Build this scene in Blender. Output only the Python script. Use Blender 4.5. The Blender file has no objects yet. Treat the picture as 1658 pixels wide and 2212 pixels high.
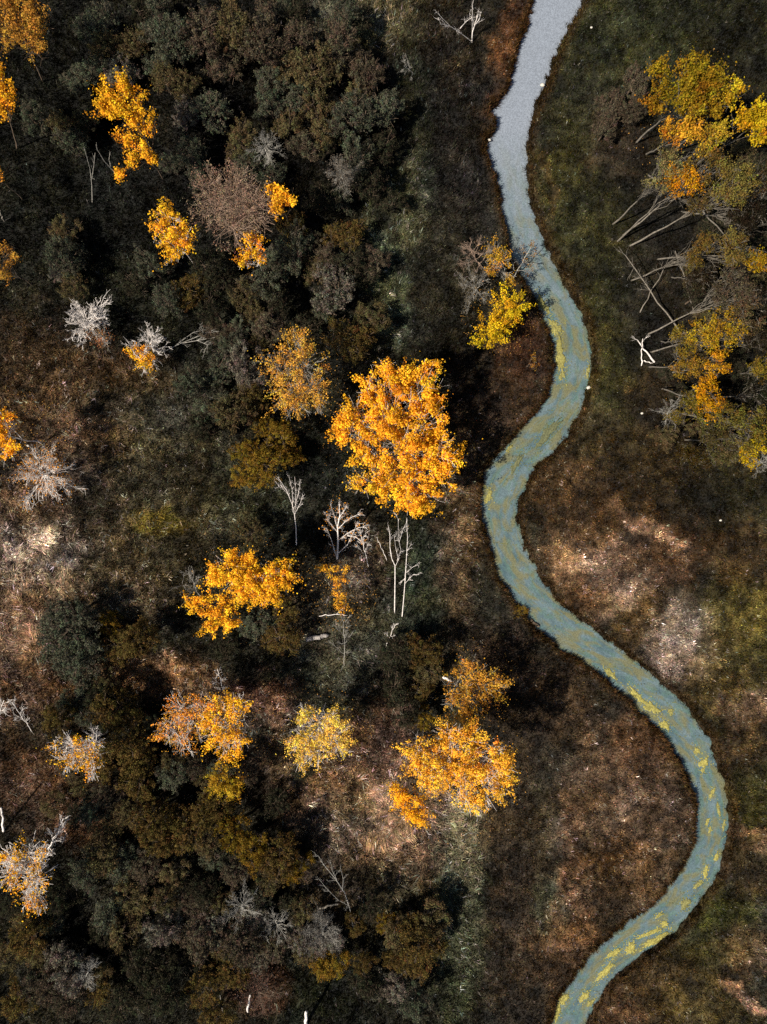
import bpy, math, random
import numpy as np
PI = math.pi
SC = bpy.context.scene
COL = SC.collection
def lin(r, g, b, k=1.0):
    f = lambda c: (c/255/12.92) if c/255 <= .04045 else ((c/255+.055)/1.055)**2.4
    return np.array([f(r)*k, f(g)*k, f(b)*k])

# ------------------------------------------------------------------ camera, world, sun, exposure
ALT = 80.0; PX = 18.4                      # metres above the ground; plan pixels per metre at ground level
cam = bpy.data.cameras.new('camera'); camo = bpy.data.objects.new('camera', cam); COL.objects.link(camo)
cam.sensor_fit = 'VERTICAL'; cam.angle = 2*math.atan(1106/PX/ALT)
camo.location = (0, 0, ALT); camo.rotation_euler = (0, 0, 0); cam.clip_end = 2500; cam.clip_start = 1
SC.camera = camo
SUN_EL, SUN_TO = math.radians(50), math.radians(28)     # elevation; heading the light travels towards
w = bpy.data.worlds.new('World'); SC.world = w; w.use_nodes = True
nt = w.node_tree; bg = nt.nodes['Background']; sky = nt.nodes.new('ShaderNodeTexSky')
sky.sky_type = 'NISHITA'; sky.sun_disc = False; sky.sun_elevation = SUN_EL
sky.sun_rotation = (PI/2 - (SUN_TO + PI)) % (2*PI)
nt.links.new(sky.outputs[0], bg.inputs[0]); bg.inputs[1].default_value = .06
sun = bpy.data.lights.new('sun', 'SUN'); sun.energy = 5.0; sun.angle = math.radians(.5); sun.color = (1, .93, .82)
suno = bpy.data.objects.new('sun', sun); COL.objects.link(suno)
suno.rotation_euler = (0, PI/2 - SUN_EL, SUN_TO + PI)
SC.view_settings.view_transform = 'Standard'; SC.view_settings.look = 'None'
SC.view_settings.exposure = 0.75; SC.view_settings.gamma = 1; SC.view_settings.use_curve_mapping = False
SC.render.engine = 'CYCLES'
SC.cycles.max_bounces = 4; SC.cycles.diffuse_bounces = 2; SC.cycles.transmission_bounces = 3
SC.cycles.use_denoising = False

# ------------------------------------------------------------------ helpers
def W(u, v, z=0.0):                        # plan position read off the photograph -> point of the place
    k = (1 - z/ALT)/PX
    return np.array([(u-829)*k, (1106-v)*k, z])
def vnoise(x, y, seed):
    r = np.random.default_rng(seed).random((256, 256))
    xi = np.floor(x).astype(int); yi = np.floor(y).astype(int); fx = x-xi; fy = y-yi
    fx = fx*fx*(3-2*fx); fy = fy*fy*(3-2*fy)
    a = r[xi % 256, yi % 256]; b = r[(xi+1) % 256, yi % 256]; c = r[xi % 256, (yi+1) % 256]; d = r[(xi+1) % 256, (yi+1) % 256]
    return (a*(1-fx)+b*fx)*(1-fy)+(c*(1-fx)+d*fx)*fy
def fbm(x, y, s, seed, o=3):
    t = 0; a = .5; n = 0
    for i in range(o):
        t = t+a*vnoise(x/s+i*17.3, y/s+i*9.1, seed+i); n += a; a *= .5; s *= .5
    return t/n
def mk(name, V, F, mat, parent=None, col=None, smooth=False, link=True):
    V = np.asarray(V, np.float32); F = np.asarray(F, np.int32)
    me = bpy.data.meshes.new(name)
    me.vertices.add(len(V)); me.vertices.foreach_set('co', V.ravel())
    n, k = F.shape
    me.loops.add(n*k); me.loops.foreach_set('vertex_index', F.ravel())
    me.polygons.add(n); me.polygons.foreach_set('loop_start', np.arange(0, n*k, k, dtype=np.int32))
    me.update(calc_edges=True)
    if smooth: me.polygons.foreach_set('use_smooth', np.ones(n, bool))
    if col is not None:
        a = me.color_attributes.new('tone', 'FLOAT_COLOR', 'POINT')
        c = np.ones((len(V), 4), np.float32); c[:, :3] = col; a.data.foreach_set('color', c.ravel())
    me.materials.append(mat)
    if not link: return me
    o = bpy.data.objects.new(name, me); COL.objects.link(o)
    if parent: o.parent = parent
    return o
def inst(name, me, parent=None, color=None):
    o = bpy.data.objects.new(name, me); COL.objects.link(o); o.parent = parent
    if color is not None: o.color = (*color, 1)
    return o
def thing(name, label, cat, loc=(0, 0, 0), group=None):
    o = bpy.data.objects.new(name, None); COL.objects.link(o); o.location = tuple(loc); o.empty_display_size = .3
    tag(o, label, cat, group); return o
def tag(o, label, cat, group=None, kind=None):
    if label: o['label'] = label
    if cat: o['category'] = cat
    if group: o['group'] = group
    if kind: o['kind'] = kind
    return o
def unit(v): return v/np.maximum(np.linalg.norm(v, axis=-1, keepdims=True), 1e-9)
def tubes(segs, k=4):                       # segs: rows p0(3) p1(3) r0 r1
    s = np.asarray(segs, float).reshape(-1, 8); p0, p1, r0, r1 = s[:, :3], s[:, 3:6], s[:, 6], s[:, 7]
    d = unit(p1-p0); ref = np.where(np.abs(d[:, 2:3]) > .9, [[1., 0, 0]], [[0., 0, 1]])
    a = unit(np.cross(d, ref)); b = np.cross(d, a); V = []
    for p, r in ((p0, r0), (p1, r1)):
        for i in range(k):
            t = 2*PI*i/k; V.append(p+(a*math.cos(t)+b*math.sin(t))*r[:, None])
    V = np.stack(V, 1).reshape(-1, 3); base = np.arange(len(s))[:, None]*2*k
    F = np.concatenate([base+np.array([[i, (i+1) % k, k+(i+1) % k, k+i]]) for i in range(k)])
    return V, F
def leaf_quads(P, N, size, rng, col):       # rhombic leaves at P facing N
    n = len(P); t = unit(np.cross(N, rng.normal(size=(n, 3)))); b = np.cross(N, t)
    s = (size*rng.uniform(.6, 1.35, n))[:, None]
    V = np.stack([P+t*s*.62, P+b*s*.42+N*s*.12, P-t*s*.62, P-b*s*.42+N*s*.12], 1).reshape(-1, 3)
    F = np.arange(n*4).reshape(-1, 4)
    return V, F, np.repeat(col, 4, 0)

# ------------------------------------------------------------------ materials
def mat_new(name):
    m = bpy.data.materials.new(name); m.use_nodes = True; m.node_tree.nodes.clear(); return m, m.node_tree
def N(nt, t, **kw):
    n = nt.nodes.new(t)
    for k, v in kw.items(): setattr(n, k, v)
    return n
def vary(nt, colsock, scale, lo, hi, coord='Object'):
    tc = N(nt, 'ShaderNodeTexCoord'); nz = N(nt, 'ShaderNodeTexNoise'); nz.inputs['Scale'].default_value = scale; nz.inputs['Detail'].default_value = 4
    nt.links.new(tc.outputs[coord], nz.inputs['Vector'])
    mr = N(nt, 'ShaderNodeMapRange'); mr.inputs[1].default_value = .3; mr.inputs[2].default_value = .7; mr.inputs[3].default_value = lo; mr.inputs[4].default_value = hi
    nt.links.new(nz.outputs[0], mr.inputs[0])
    mx = N(nt, 'ShaderNodeVectorMath', operation='SCALE'); nt.links.new(colsock, mx.inputs[0]); nt.links.new(mr.outputs[0], mx.inputs[3])
    return mx.outputs[0]
def foliage_mat(name, use_obj=True, trans=.3):
    m, t = mat_new(name); at = N(t, 'ShaderNodeAttribute', attribute_name='tone')
    src = at.outputs['Color']
    if use_obj:
        oi = N(t, 'ShaderNodeObjectInfo'); mu = N(t, 'ShaderNodeVectorMath', operation='MULTIPLY')
        t.links.new(oi.outputs['Color'], mu.inputs[0]); t.links.new(at.outputs['Color'], mu.inputs[1]); src = mu.outputs[0]
    src = vary(t, src, 1.3, .8, 1.2)
    d = N(t, 'ShaderNodeBsdfDiffuse'); tr = N(t, 'ShaderNodeBsdfTranslucent'); mx = N(t, 'ShaderNodeMixShader'); mx.inputs[0].default_value = trans
    t.links.new(src, d.inputs[0]); t.links.new(src, tr.inputs[0]); t.links.new(d.outputs[0], mx.inputs[1]); t.links.new(tr.outputs[0], mx.inputs[2])
    out = N(t, 'ShaderNodeOutputMaterial'); t.links.new(mx.outputs[0], out.inputs[0]); return m
def plain_mat(name, c, rough=.85, scale=6, lo=.7, hi=1.25, attr=False, bump=0):
    m, t = mat_new(name); b = N(t, 'ShaderNodeBsdfPrincipled'); b.inputs['Roughness'].default_value = rough
    b.inputs['Specular IOR Level'].default_value = .25
    if attr: src = N(t, 'ShaderNodeAttribute', attribute_name='tone').outputs['Color']
    else:
        rgb = N(t, 'ShaderNodeRGB'); rgb.outputs[0].default_value = (*c, 1); src = rgb.outputs[0]
    t.links.new(vary(t, src, scale, lo, hi), b.inputs[0])
    if bump:
        tc = N(t, 'ShaderNodeTexCoord'); nz = N(t, 'ShaderNodeTexNoise'); nz.inputs['Scale'].default_value = scale*2; nz.inputs['Detail'].default_value = 5
        t.links.new(tc.outputs['Object'], nz.inputs['Vector'])
        bp = N(t, 'ShaderNodeBump'); bp.inputs['Strength'].default_value = bump; bp.inputs['Distance'].default_value = .1
        t.links.new(nz.outputs[0], bp.inputs['Height']); t.links.new(bp.outputs[0], b.inputs['Normal'])
    out = N(t, 'ShaderNodeOutputMaterial'); t.links.new(b.outputs[0], out.inputs[0]); return m
M_leaf = foliage_mat('leaves'); M_grass = foliage_mat('grass_blades', False, .2)
M_birch = plain_mat('birch_bark', lin(225, 215, 205), .7, 3, .55, 1.15)
M_grey = plain_mat('grey_bark', lin(150, 145, 135), .8, 4, .6, 1.2)
M_brown = plain_mat('brown_bark', lin(95, 80, 65), .9, 4, .6, 1.2)
M_twig = plain_mat('pinkish_twig_bark', lin(160, 135, 115), .85, 4, .6, 1.2)
M_pole = plain_mat('poplar_bark', lin(118, 110, 98), .8, 4, .5, 1.2)
M_ground = plain_mat('soil', (0, 0, 0), .95, 3.5, .45, 1.5, attr=True, bump=.6)
M_stone = plain_mat('pale_stone', lin(190, 182, 168), .6, 4, .85, 1.1)
M_log = plain_mat('weathered_wood', lin(150, 142, 135), .8, 8, .5, 1.2, bump=.5)
M_algae = plain_mat('duckweed', (0, 0, 0), .8, 5, .45, 1.2, attr=True)

# ------------------------------------------------------------------ river outline (image plan)
RIGHT = [(1262,-60),(1259,0),(1241,30),(1224,65),(1209,95),(1196,130),(1184,160),(1174,185),(1161,220),(1149,250),(1139,275),(1135,310),(1135,350),(1135,380),(1139,415),(1146,450),(1156,480),(1172,525),(1184,555),(1204,590),(1229,640),(1249,675),(1264,710),(1271,745),(1275,780),(1273,820),(1261,860),(1249,890),(1229,930),(1199,970),(1169,995),(1149,1015),(1139,1035),(1132,1060),(1116,1080),(1111,1110),(1114,1130),(1121,1155),(1134,1200),(1154,1230),(1179,1270),(1204,1305),(1244,1335),(1289,1370),(1339,1405),(1389,1445),(1434,1480),(1469,1515),(1499,1550),(1524,1590),(1544,1635),(1556,1673),(1566,1708),(1571,1753),(1569,1798),(1559,1838),(1549,1873),(1529,1913),(1499,1958),(1469,1998),(1434,2028),(1394,2050),(1359,2078),(1324,2108),(1299,2143),(1279,2173),(1264,2208),(1250,2290)]
LEFT = [(1180,-60),(1154,0),(1151,30),(1141,50),(1134,85),(1119,130),(1114,155),(1101,190),(1092,214),(1086,224),(1063,238),(1060,246),(1076,262),(1074,278),(1056,300),(1051,325),(1064,348),(1074,380),(1084,425),(1089,460),(1096,490),(1104,540),(1114,570),(1134,610),(1154,645),(1174,685),(1186,715),(1199,740),(1201,775),(1199,805),(1191,845),(1179,875),(1154,905),(1124,935),(1094,965),(1069,995),(1049,1018),(1041,1045),(1041,1085),(1044,1115),(1054,1160),(1069,1210),(1079,1245),(1099,1275),(1119,1305),(1144,1330),(1156,1355),(1184,1375),(1224,1405),(1264,1430),(1304,1460),(1339,1490),(1369,1520),(1404,1555),(1434,1590),(1459,1620),(1479,1658),(1496,1703),(1505,1748),(1504,1798),(1494,1838),(1479,1873),(1449,1913),(1419,1948),(1379,1978),(1334,2008),(1294,2038),(1264,2078),(1244,2108),(1225,2135),(1205,2158),(1197,2180),(1190,2212),(1180,2290)]
ZW = -.55
def smooth_line(L):
    P = np.array([W(u, v, ZW)[:2] for u, v in L])
    for _ in range(2):
        a = P[:-1]*.75+P[1:]*.25; b = P[:-1]*.25+P[1:]*.75
        P = np.concatenate([P[:1], np.stack([a, b], 1).reshape(-1, 2), P[-1:]])
    return P
RL, LL = smooth_line(RIGHT), smooth_line(LEFT)
# carry the river on beyond the frame, gently bending
def extend(P, head, tail):
    return np.concatenate([[P[0]+np.array(h) for h in head], P, [P[-1]+np.array(t) for t in tail]])
HEAD = [(60, 260), (42, 150), (22, 80), (9, 35), (3, 12)]; TAIL = [(-4, -10), (-2, -35), (12, -80), (40, -150), (80, -260)]
RL, LL = extend(RL, HEAD, TAIL), extend(LL, HEAD, TAIL)
def seg_dist(x, y, P):
    best = np.full(x.shape, 1e9)
    for i in range(len(P)-1):
        ax, ay = P[i]; bx, by = P[i+1]; dx, dy = bx-ax, by-ay; L2 = dx*dx+dy*dy+1e-9
        t = np.clip(((x-ax)*dx+(y-ay)*dy)/L2, 0, 1)
        best = np.minimum(best, (x-ax-t*dx)**2+(y-ay-t*dy)**2)
    return np.sqrt(best)
POLY = np.concatenate([LL, RL[::-1]])
def inside(x, y):
    c = np.zeros(x.shape, bool); n = len(POLY)
    for i in range(n):
        x1, y1 = POLY[i]; x2, y2 = POLY[(i+1) % n]
        if y1 == y2: continue
        m = ((y1 > y) != (y2 > y)) & (x < (x2-x1)*(y-y1)/(y2-y1)+x1); c ^= m
    return c
# signed distance raster, looked up bilinearly
GX0, GX1, GY0, GY1, GS = -60, 60, -80, 80, .25
gx = np.arange(GX0, GX1+.01, GS); gy = np.arange(GY0, GY1+.01, GS)
XX, YY = np.meshgrid(gx, gy, indexing='ij')
near = np.ones(XX.shape, bool)
coarse = seg_dist(XX[::8, ::8], YY[::8, ::8], POLY[::3])
near = np.repeat(np.repeat(coarse, 8, 0), 8, 1)[:XX.shape[0], :XX.shape[1]]
SD = near.copy(); msk = near < 6
SD[msk] = seg_dist(XX[msk], YY[msk], POLY)
ins = inside(XX, YY); SD = np.where(ins, -SD, SD)
def lookup(A, x, y):
    i = np.clip((x-GX0)/GS, 0, A.shape[0]-1.001); j = np.clip((y-GY0)/GS, 0, A.shape[1]-1.001)
    a = i.astype(int); b = j.astype(int); f = i-a; g = j-b
    return (A[a, b]*(1-f)+A[a+1, b]*f)*(1-g)+(A[a, b+1]*(1-f)+A[a+1, b+1]*f)*g
def river_d(x, y):
    d = lookup(SD, x, y)
    return d+(fbm(x, y, .9, 5, 3)-.5)*.9+(fbm(x, y, 3, 8, 2)-.5)*.3
def height(x, y):
    d = river_d(x, y)
    land = (fbm(x, y, 9, 21, 3)-.5)*.6+(fbm(x, y, 1.5, 24, 2)-.5)*.55
    t = np.clip((d+.15)/.75, 0, 1); t = t*t*(3-2*t)
    bed = -1.0-.5*np.clip(-d/1.5, 0, 1)
    return bed*(1-t)+(land+.08)*t

# ------------------------------------------------------------------ colour of the plant cover, one painted tree shadow included (plan zones: u, v, ru, rv, angle, colour, weight)
DEF = (36, 34, 25)
Z = [
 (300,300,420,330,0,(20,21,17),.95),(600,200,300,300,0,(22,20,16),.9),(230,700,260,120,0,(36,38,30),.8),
 (790,40,130,45,-5,(100,95,75),.9),(980,60,90,70,20,(52,44,33),.8),(1100,110,30,150,-14,(95,62,38),.95),(1015,170,60,40,0,(60,50,38),.7),
 (1000,330,70,190,0,(32,29,26),.95),(905,300,22,200,4,(58,60,46),.85),(880,450,35,90,10,(72,74,56),.8),(835,600,38,110,12,(84,90,68),.9),
 (960,640,60,160,5,(40,38,30),.8),(1130,760,60,80,0,(66,42,28),.9),(1090,880,90,60,20,(52,38,26),.9),(1010,930,40,160,0,(58,46,36),.7),
 (150,880,190,120,0,(92,70,50),.8),(60,760,110,100,0,(66,52,38),.8),(230,820,60,50,0,(85,60,30),.5),(300,960,150,120,0,(70,65,48),.7),(180,960,70,50,10,(120,90,66),.8),
 (330,1060,190,120,0,(68,61,43),.8),(345,1130,60,24,0,(120,104,28),.8),(330,900,70,50,0,(66,66,58),.6),(560,1060,100,90,0,(58,60,44),.7),
 (700,900,50,60,0,(46,46,38),.8),(700,1010,80,60,0,(34,36,30),.8),
 (30,1120,100,100,0,(104,80,58),.85),(75,1225,90,100,0,(140,120,106),1),(88,1215,60,66,0,(186,168,156),.85),(40,1300,90,80,0,(104,84,66),.8),(20,1420,75,110,0,(126,98,76),.85),
 (120,1040,90,50,0,(80,64,56),.7),(230,1200,80,100,0,(78,64,46),.7),(330,1230,150,80,0,(66,58,38),.6),(280,1290,80,50,0,(95,80,62),.5),
 (340,1460,110,42,-5,(128,98,74),.9),(560,1500,70,30,0,(128,88,62),.8),(600,1520,70,40,0,(135,100,80),.7),(90,1500,90,60,0,(84,60,42),.7),
 (60,1690,100,80,0,(92,68,50),.9),(180,1760,80,60,0,(92,66,48),.8),(150,1570,70,50,0,(60,50,34),.6),
 (690,1480,70,110,0,(62,68,58),.7),(760,1380,80,120,0,(74,70,56),.7),(640,1330,70,80,0,(60,52,42),.6),(770,1230,60,70,0,(88,74,62),.7),
 (900,1190,40,120,0,(58,62,44),.7),(930,1280,50,90,-12,(66,78,60),.8),(985,1200,40,140,-6,(104,84,62),.85),(1010,1390,60,70,0,(74,62,46),.7),(870,1350,60,60,0,(66,68,56),.7),
 (1090,1450,60,80,0,(66,48,34),.8),(1180,1510,110,90,0,(62,46,30),.85),  # last zone: dark heath with the broad golden tree's cast shadow painted in
 (730,1680,150,90,-8,(128,100,78),.85),(640,1640,60,60,0,(100,84,60),.7),(830,1600,60,80,0,(116,88,74),.75),(840,1770,120,85,0,(150,122,100),.95),(760,1760,60,50,0,(90,80,56),.6),(900,1850,60,60,0,(140,112,90),.8),(860,1930,90,60,0,(96,86,62),.8),
 (1000,1790,42,60,0,(165,148,116),.9),(995,1920,42,130,0,(96,104,80),.95),(985,2070,42,110,0,(62,68,50),.9),
 (1120,1900,75,360,0,(50,40,29),.97),(1130,1720,80,120,0,(56,46,34),.9),(1190,1700,40,60,0,(62,58,42),.6),
 (1225,1880,26,130,-3,(148,110,82),.85),(1190,1960,28,50,0,(86,92,76),.7),(1190,1810,30,60,0,(92,84,70),.6),
 (1350,1700,120,130,0,(90,70,52),.9),(1380,1600,60,60,0,(94,66,42),.8),(1340,1870,100,45,-5,(98,68,32),.75),(1350,1930,110,60,0,(92,72,52),.8),(1400,1760,80,60,0,(112,90,74),.6),(1210,2060,60,70,0,(90,66,40),.8),
 (1250,2000,40,60,0,(120,88,60),.6),
 (620,2150,140,70,0,(30,34,24),.9),(560,2130,50,60,0,(84,58,46),.7),(720,1900,60,90,10,(70,58,46),.7),
 # right bank
 (1450,80,260,130,0,(34,36,20),.95),(1600,120,120,120,0,(26,25,13),.8),(1290,130,80,110,0,(56,58,36),.7),(1250,260,80,120,0,(58,57,36),.9),(1230,420,60,130,0,(60,58,26),.9),(1185,400,10,80,0,(62,48,26),.7),
 (1290,480,70,130,0,(46,46,26),.85),(1330,300,60,90,0,(52,40,28),.8),(1300,640,80,170,-8,(54,54,27),.9),(1320,820,60,130,0,(58,56,24),.9),(1240,620,30,80,-25,(38,34,18),.8),
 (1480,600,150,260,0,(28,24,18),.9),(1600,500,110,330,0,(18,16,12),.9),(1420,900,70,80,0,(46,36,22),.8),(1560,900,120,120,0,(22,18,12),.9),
 (1290,950,90,60,-20,(58,48,26),.85),(1240,1050,90,60,0,(76,58,38),.85),(1400,990,90,50,0,(58,44,18),.8),(1470,1060,150,70,10,(42,32,14),.85),(1600,1100,100,90,0,(28,26,14),.9),(1290,1110,110,50,0,(70,50,26),.7),
 (1250,1200,70,60,0,(96,74,54),.8),(1310,1245,95,70,10,(116,90,70),.9),(1340,1300,40,32,0,(200,166,138),.7),(1250,1215,28,16,0,(170,140,112),.6),(1425,1165,60,16,-35,(222,180,150),.85),(1380,1130,60,20,-30,(150,116,92),.6),(1460,1200,70,70,0,(78,54,34),.7),
 (1480,1385,75,65,0,(165,140,122),.92),(1478,1352,50,42,-20,(205,184,172),.85),(1240,1290,50,30,-40,(64,44,24),.8),(1400,1330,60,60,0,(80,60,30),.8),
 (1590,1370,90,170,-12,(78,70,30),.85),(1600,1200,80,60,0,(74,54,28),.8),(1560,1490,70,50,0,(74,60,30),.7),(1620,1530,55,36,0,(122,96,76),.7),(1600,1620,50,60,0,(74,56,36),.8),
 (1620,1750,60,110,0,(58,54,20),.9),(1605,1805,60,12,-14,(140,108,84),.7),(1620,1880,50,60,0,(84,68,46),.6),(1560,2000,70,70,0,(74,74,26),.85),(1610,2050,60,50,0,(94,74,54),.7),
 (1480,2080,70,50,20,(58,52,22),.8),(1400,2150,110,70,0,(74,56,30),.9),(1330,2190,50,50,0,(84,60,40),.7),(1540,2170,110,50,0,(74,62,30),.85),(1620,2155,60,13,-32,(170,132,106),.85),(1590,2110,60,12,-30,(22,16,10),.8),
]
def sober(c, k=.08, g=.88):
    l = float(c @ np.array([.3, .59, .11])); return (c*(1-k)+l*k)*g*np.array([1.02, .98, .86])
ZP = [(z[0], z[1], z[2], z[3], math.radians(z[4]), sober(lin(*z[5])), z[6]) for z in Z]
GAIN = 1.0
def st(n, k=2.3): return np.clip((n-.5)*k+.5, 0, 1)
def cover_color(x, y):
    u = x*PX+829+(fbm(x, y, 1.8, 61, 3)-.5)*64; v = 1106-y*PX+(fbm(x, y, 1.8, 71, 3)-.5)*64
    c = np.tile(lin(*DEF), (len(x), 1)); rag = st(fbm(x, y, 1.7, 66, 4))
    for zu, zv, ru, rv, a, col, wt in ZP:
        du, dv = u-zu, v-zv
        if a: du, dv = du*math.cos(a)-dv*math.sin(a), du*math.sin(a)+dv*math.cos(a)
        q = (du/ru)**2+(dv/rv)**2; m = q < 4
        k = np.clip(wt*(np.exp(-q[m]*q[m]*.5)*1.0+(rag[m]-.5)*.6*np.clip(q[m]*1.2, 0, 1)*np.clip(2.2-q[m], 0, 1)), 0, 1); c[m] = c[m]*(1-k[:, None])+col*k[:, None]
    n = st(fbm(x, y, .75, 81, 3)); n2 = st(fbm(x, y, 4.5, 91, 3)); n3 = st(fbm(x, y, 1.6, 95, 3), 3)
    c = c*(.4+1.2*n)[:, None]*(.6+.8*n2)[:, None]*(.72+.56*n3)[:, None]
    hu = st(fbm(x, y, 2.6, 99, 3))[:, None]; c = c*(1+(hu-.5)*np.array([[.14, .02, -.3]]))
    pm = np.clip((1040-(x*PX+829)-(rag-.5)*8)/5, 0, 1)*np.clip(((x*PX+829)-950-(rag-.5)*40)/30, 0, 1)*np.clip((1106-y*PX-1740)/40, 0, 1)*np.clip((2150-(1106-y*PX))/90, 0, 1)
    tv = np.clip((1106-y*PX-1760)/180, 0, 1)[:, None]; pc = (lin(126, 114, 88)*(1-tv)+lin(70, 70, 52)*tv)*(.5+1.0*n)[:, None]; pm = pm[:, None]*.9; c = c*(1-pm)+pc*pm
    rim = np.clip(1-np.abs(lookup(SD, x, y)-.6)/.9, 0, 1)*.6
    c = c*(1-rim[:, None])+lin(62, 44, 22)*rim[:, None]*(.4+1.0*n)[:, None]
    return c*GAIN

# ------------------------------------------------------------------ ground
STEP = .3
ax = np.concatenate([[-1200, -600, -300, -150, -90, -70], np.arange(-56, 56.01, STEP), [70, 90, 150, 300, 600, 1200]])
ay = np.concatenate([[-1200, -600, -300, -150, -100], np.arange(-76, 76.01, STEP), [100, 150, 300, 600, 1200]])
GXX, GYY = np.meshgrid(ax, ay, indexing='ij'); fx, fy = GXX.ravel(), GYY.ravel()
gz = height(fx, fy); rngs = np.random.default_rng(3)
far = (np.abs(fx) > 58) | (np.abs(fy) > 78)
if far.any():
    dd = np.where(inside(fx[far], fy[far]), -1., 1.)
    gz[far] = np.where(dd < 0, -1.2, .1)
nx, ny = len(ax), len(ay); idx = np.arange(nx*ny).reshape(nx, ny)
F = np.stack([idx[:-1, :-1], idx[1:, :-1], idx[1:, 1:], idx[:-1, 1:]], -1).reshape(-1, 4)
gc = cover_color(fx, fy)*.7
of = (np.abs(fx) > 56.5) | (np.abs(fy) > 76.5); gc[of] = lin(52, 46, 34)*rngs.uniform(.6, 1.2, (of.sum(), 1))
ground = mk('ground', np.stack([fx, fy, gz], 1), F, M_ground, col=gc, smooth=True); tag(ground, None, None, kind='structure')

# water ribbon, running a little way under the banks
def resample(P, n):
    s = np.concatenate([[0], np.cumsum(np.linalg.norm(np.diff(P, axis=0), axis=1))]); t = np.linspace(0, s[-1], n)
    return np.stack([np.interp(t, s, P[:, 0]), np.interp(t, s, P[:, 1])], 1), t
NR = 420; Lr, _ = resample(LL, NR); Rr, _ = resample(RL, NR); NC = 9
mid = (Lr+Rr)/2; wd = unit(Rr-Lr)
A = Lr-wd*1.2; B = Rr+wd*1.2
tt = np.linspace(0, 1, NC)
WV = (A[:, None]*(1-tt)[None, :, None]+B[:, None]*tt[None, :, None])
sl = np.concatenate([[0], np.cumsum(np.linalg.norm(np.diff(mid, axis=0), axis=1))])
V = np.concatenate([WV.reshape(-1, 2), np.full((NR*NC, 1), ZW)], 1)
ids = np.arange(NR*NC).reshape(NR, NC)
F = np.stack([ids[:-1, :-1], ids[:-1, 1:], ids[1:, 1:], ids[1:, :-1]], -1).reshape(-1, 4)
flow = np.stack([np.repeat(sl, NC)/100, np.tile(tt, NR)/10, np.clip((60-V[:, 1])/120, 0, 1)], 1)
m, t = mat_new('river_water')
at = N(t, 'ShaderNodeAttribute', attribute_name='tone'); sp = N(t, 'ShaderNodeSeparateXYZ'); t.links.new(at.outputs['Vector'], sp.inputs[0])
cb = N(t, 'ShaderNodeCombineXYZ')
ms = N(t, 'ShaderNodeMath', operation='MULTIPLY'); ms.inputs[1].default_value = 100; t.links.new(sp.outputs[0], ms.inputs[0]); t.links.new(ms.outputs[0], cb.inputs[0])
mt = N(t, 'ShaderNodeMath', operation='MULTIPLY'); mt.inputs[1].default_value = 130; t.links.new(sp.outputs[1], mt.inputs[0]); t.links.new(mt.outputs[0], cb.inputs[1])
def noise_mask(scale, lo, hi, det=4, vec=cb.outputs[0], off=0):
    mp = N(t, 'ShaderNodeMapping'); mp.inputs['Location'].default_value = (off, off*.7, off); t.links.new(vec, mp.inputs[0])
    n = N(t, 'ShaderNodeTexNoise'); n.inputs['Scale'].default_value = scale; n.inputs['Detail'].default_value = det; n.inputs['Distortion'].default_value = .6
    t.links.new(mp.outputs[0], n.inputs['Vector']); r = N(t, 'ShaderNodeMapRange'); r.inputs[1].default_value = lo; r.inputs[2].default_value = hi; t.links.new(n.outputs[0], r.inputs[0]); return r.outputs[0]
def mixc(f, a, b):
    x = N(t, 'ShaderNodeMix', data_type='RGBA')
    if hasattr(f, 'is_linked'): t.links.new(f, x.inputs[0])
    else: x.inputs[0].default_value = f
    for s, c in ((6, a), (7, b)):
        if hasattr(c, 'is_linked'): t.links.new(c, x.inputs[s])
        else: x.inputs[s].default_value = (*c, 1)
    return x.outputs[2]
def mul(a, b):
    x = N(t, 'ShaderNodeMath', operation='MULTIPLY'); t.links.new(a, x.inputs[0])
    if hasattr(b, 'is_linked'): t.links.new(b, x.inputs[1])
    else: x.inputs[1].default_value = b
    return x.outputs[0]
dn = N(t, 'ShaderNodeMapRange'); dn.inputs[1].default_value = .12; dn.inputs[2].default_value = .32; t.links.new(sp.outputs[2], dn.inputs[0])
ol = N(t, 'ShaderNodeMapRange'); ol.inputs[1].default_value = .35; ol.inputs[2].default_value = .8; t.links.new(sp.outputs[2], ol.inputs[0])
base = mixc(dn.outputs[0], lin(116, 122, 130), lin(90, 104, 107))
base = mixc(mul(noise_mask(.35, .35, .7, 3), dn.outputs[0]), base, lin(62, 80, 84))
base = mixc(mul(noise_mask(.8, .47, .6, 6, off=7), mul(dn.outputs[0], .6)), base, lin(76, 98, 86))
base = mixc(mul(noise_mask(.42, .46, .6, 8, off=23), mul(dn.outputs[0], .8)), base, lin(98, 94, 62))
geo = N(t, 'ShaderNodeNewGeometry')
gr = N(t, 'ShaderNodeTexWhiteNoise'); 
sn = N(t, 'ShaderNodeVectorMath', operation='SNAP'); sn.inputs[1].default_value = (.09, .09, 10); t.links.new(geo.outputs['Position'], sn.inputs[0]); t.links.new(sn.outputs[0], gr.inputs['Vector'])
fine = noise_mask(6, .2, .8, 5, vec=geo.outputs['Position'], off=3)
g1 = N(t, 'ShaderNodeMapRange'); g1.inputs[3].default_value = .8; g1.inputs[4].default_value = 1.2; t.links.new(gr.outputs[0], g1.inputs[0])
sc1 = N(t, 'ShaderNodeVectorMath', operation='SCALE'); t.links.new(base, sc1.inputs[0]); t.links.new(g1.outputs[0], sc1.inputs[3])
g2 = N(t, 'ShaderNodeMapRange'); g2.inputs[3].default_value = .8; g2.inputs[4].default_value = 1.2; t.links.new(fine, g2.inputs[0])
sc2 = N(t, 'ShaderNodeVectorMath', operation='SCALE'); t.links.new(sc1.outputs[0], sc2.inputs[0]); t.links.new(g2.outputs[0], sc2.inputs[3])
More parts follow.
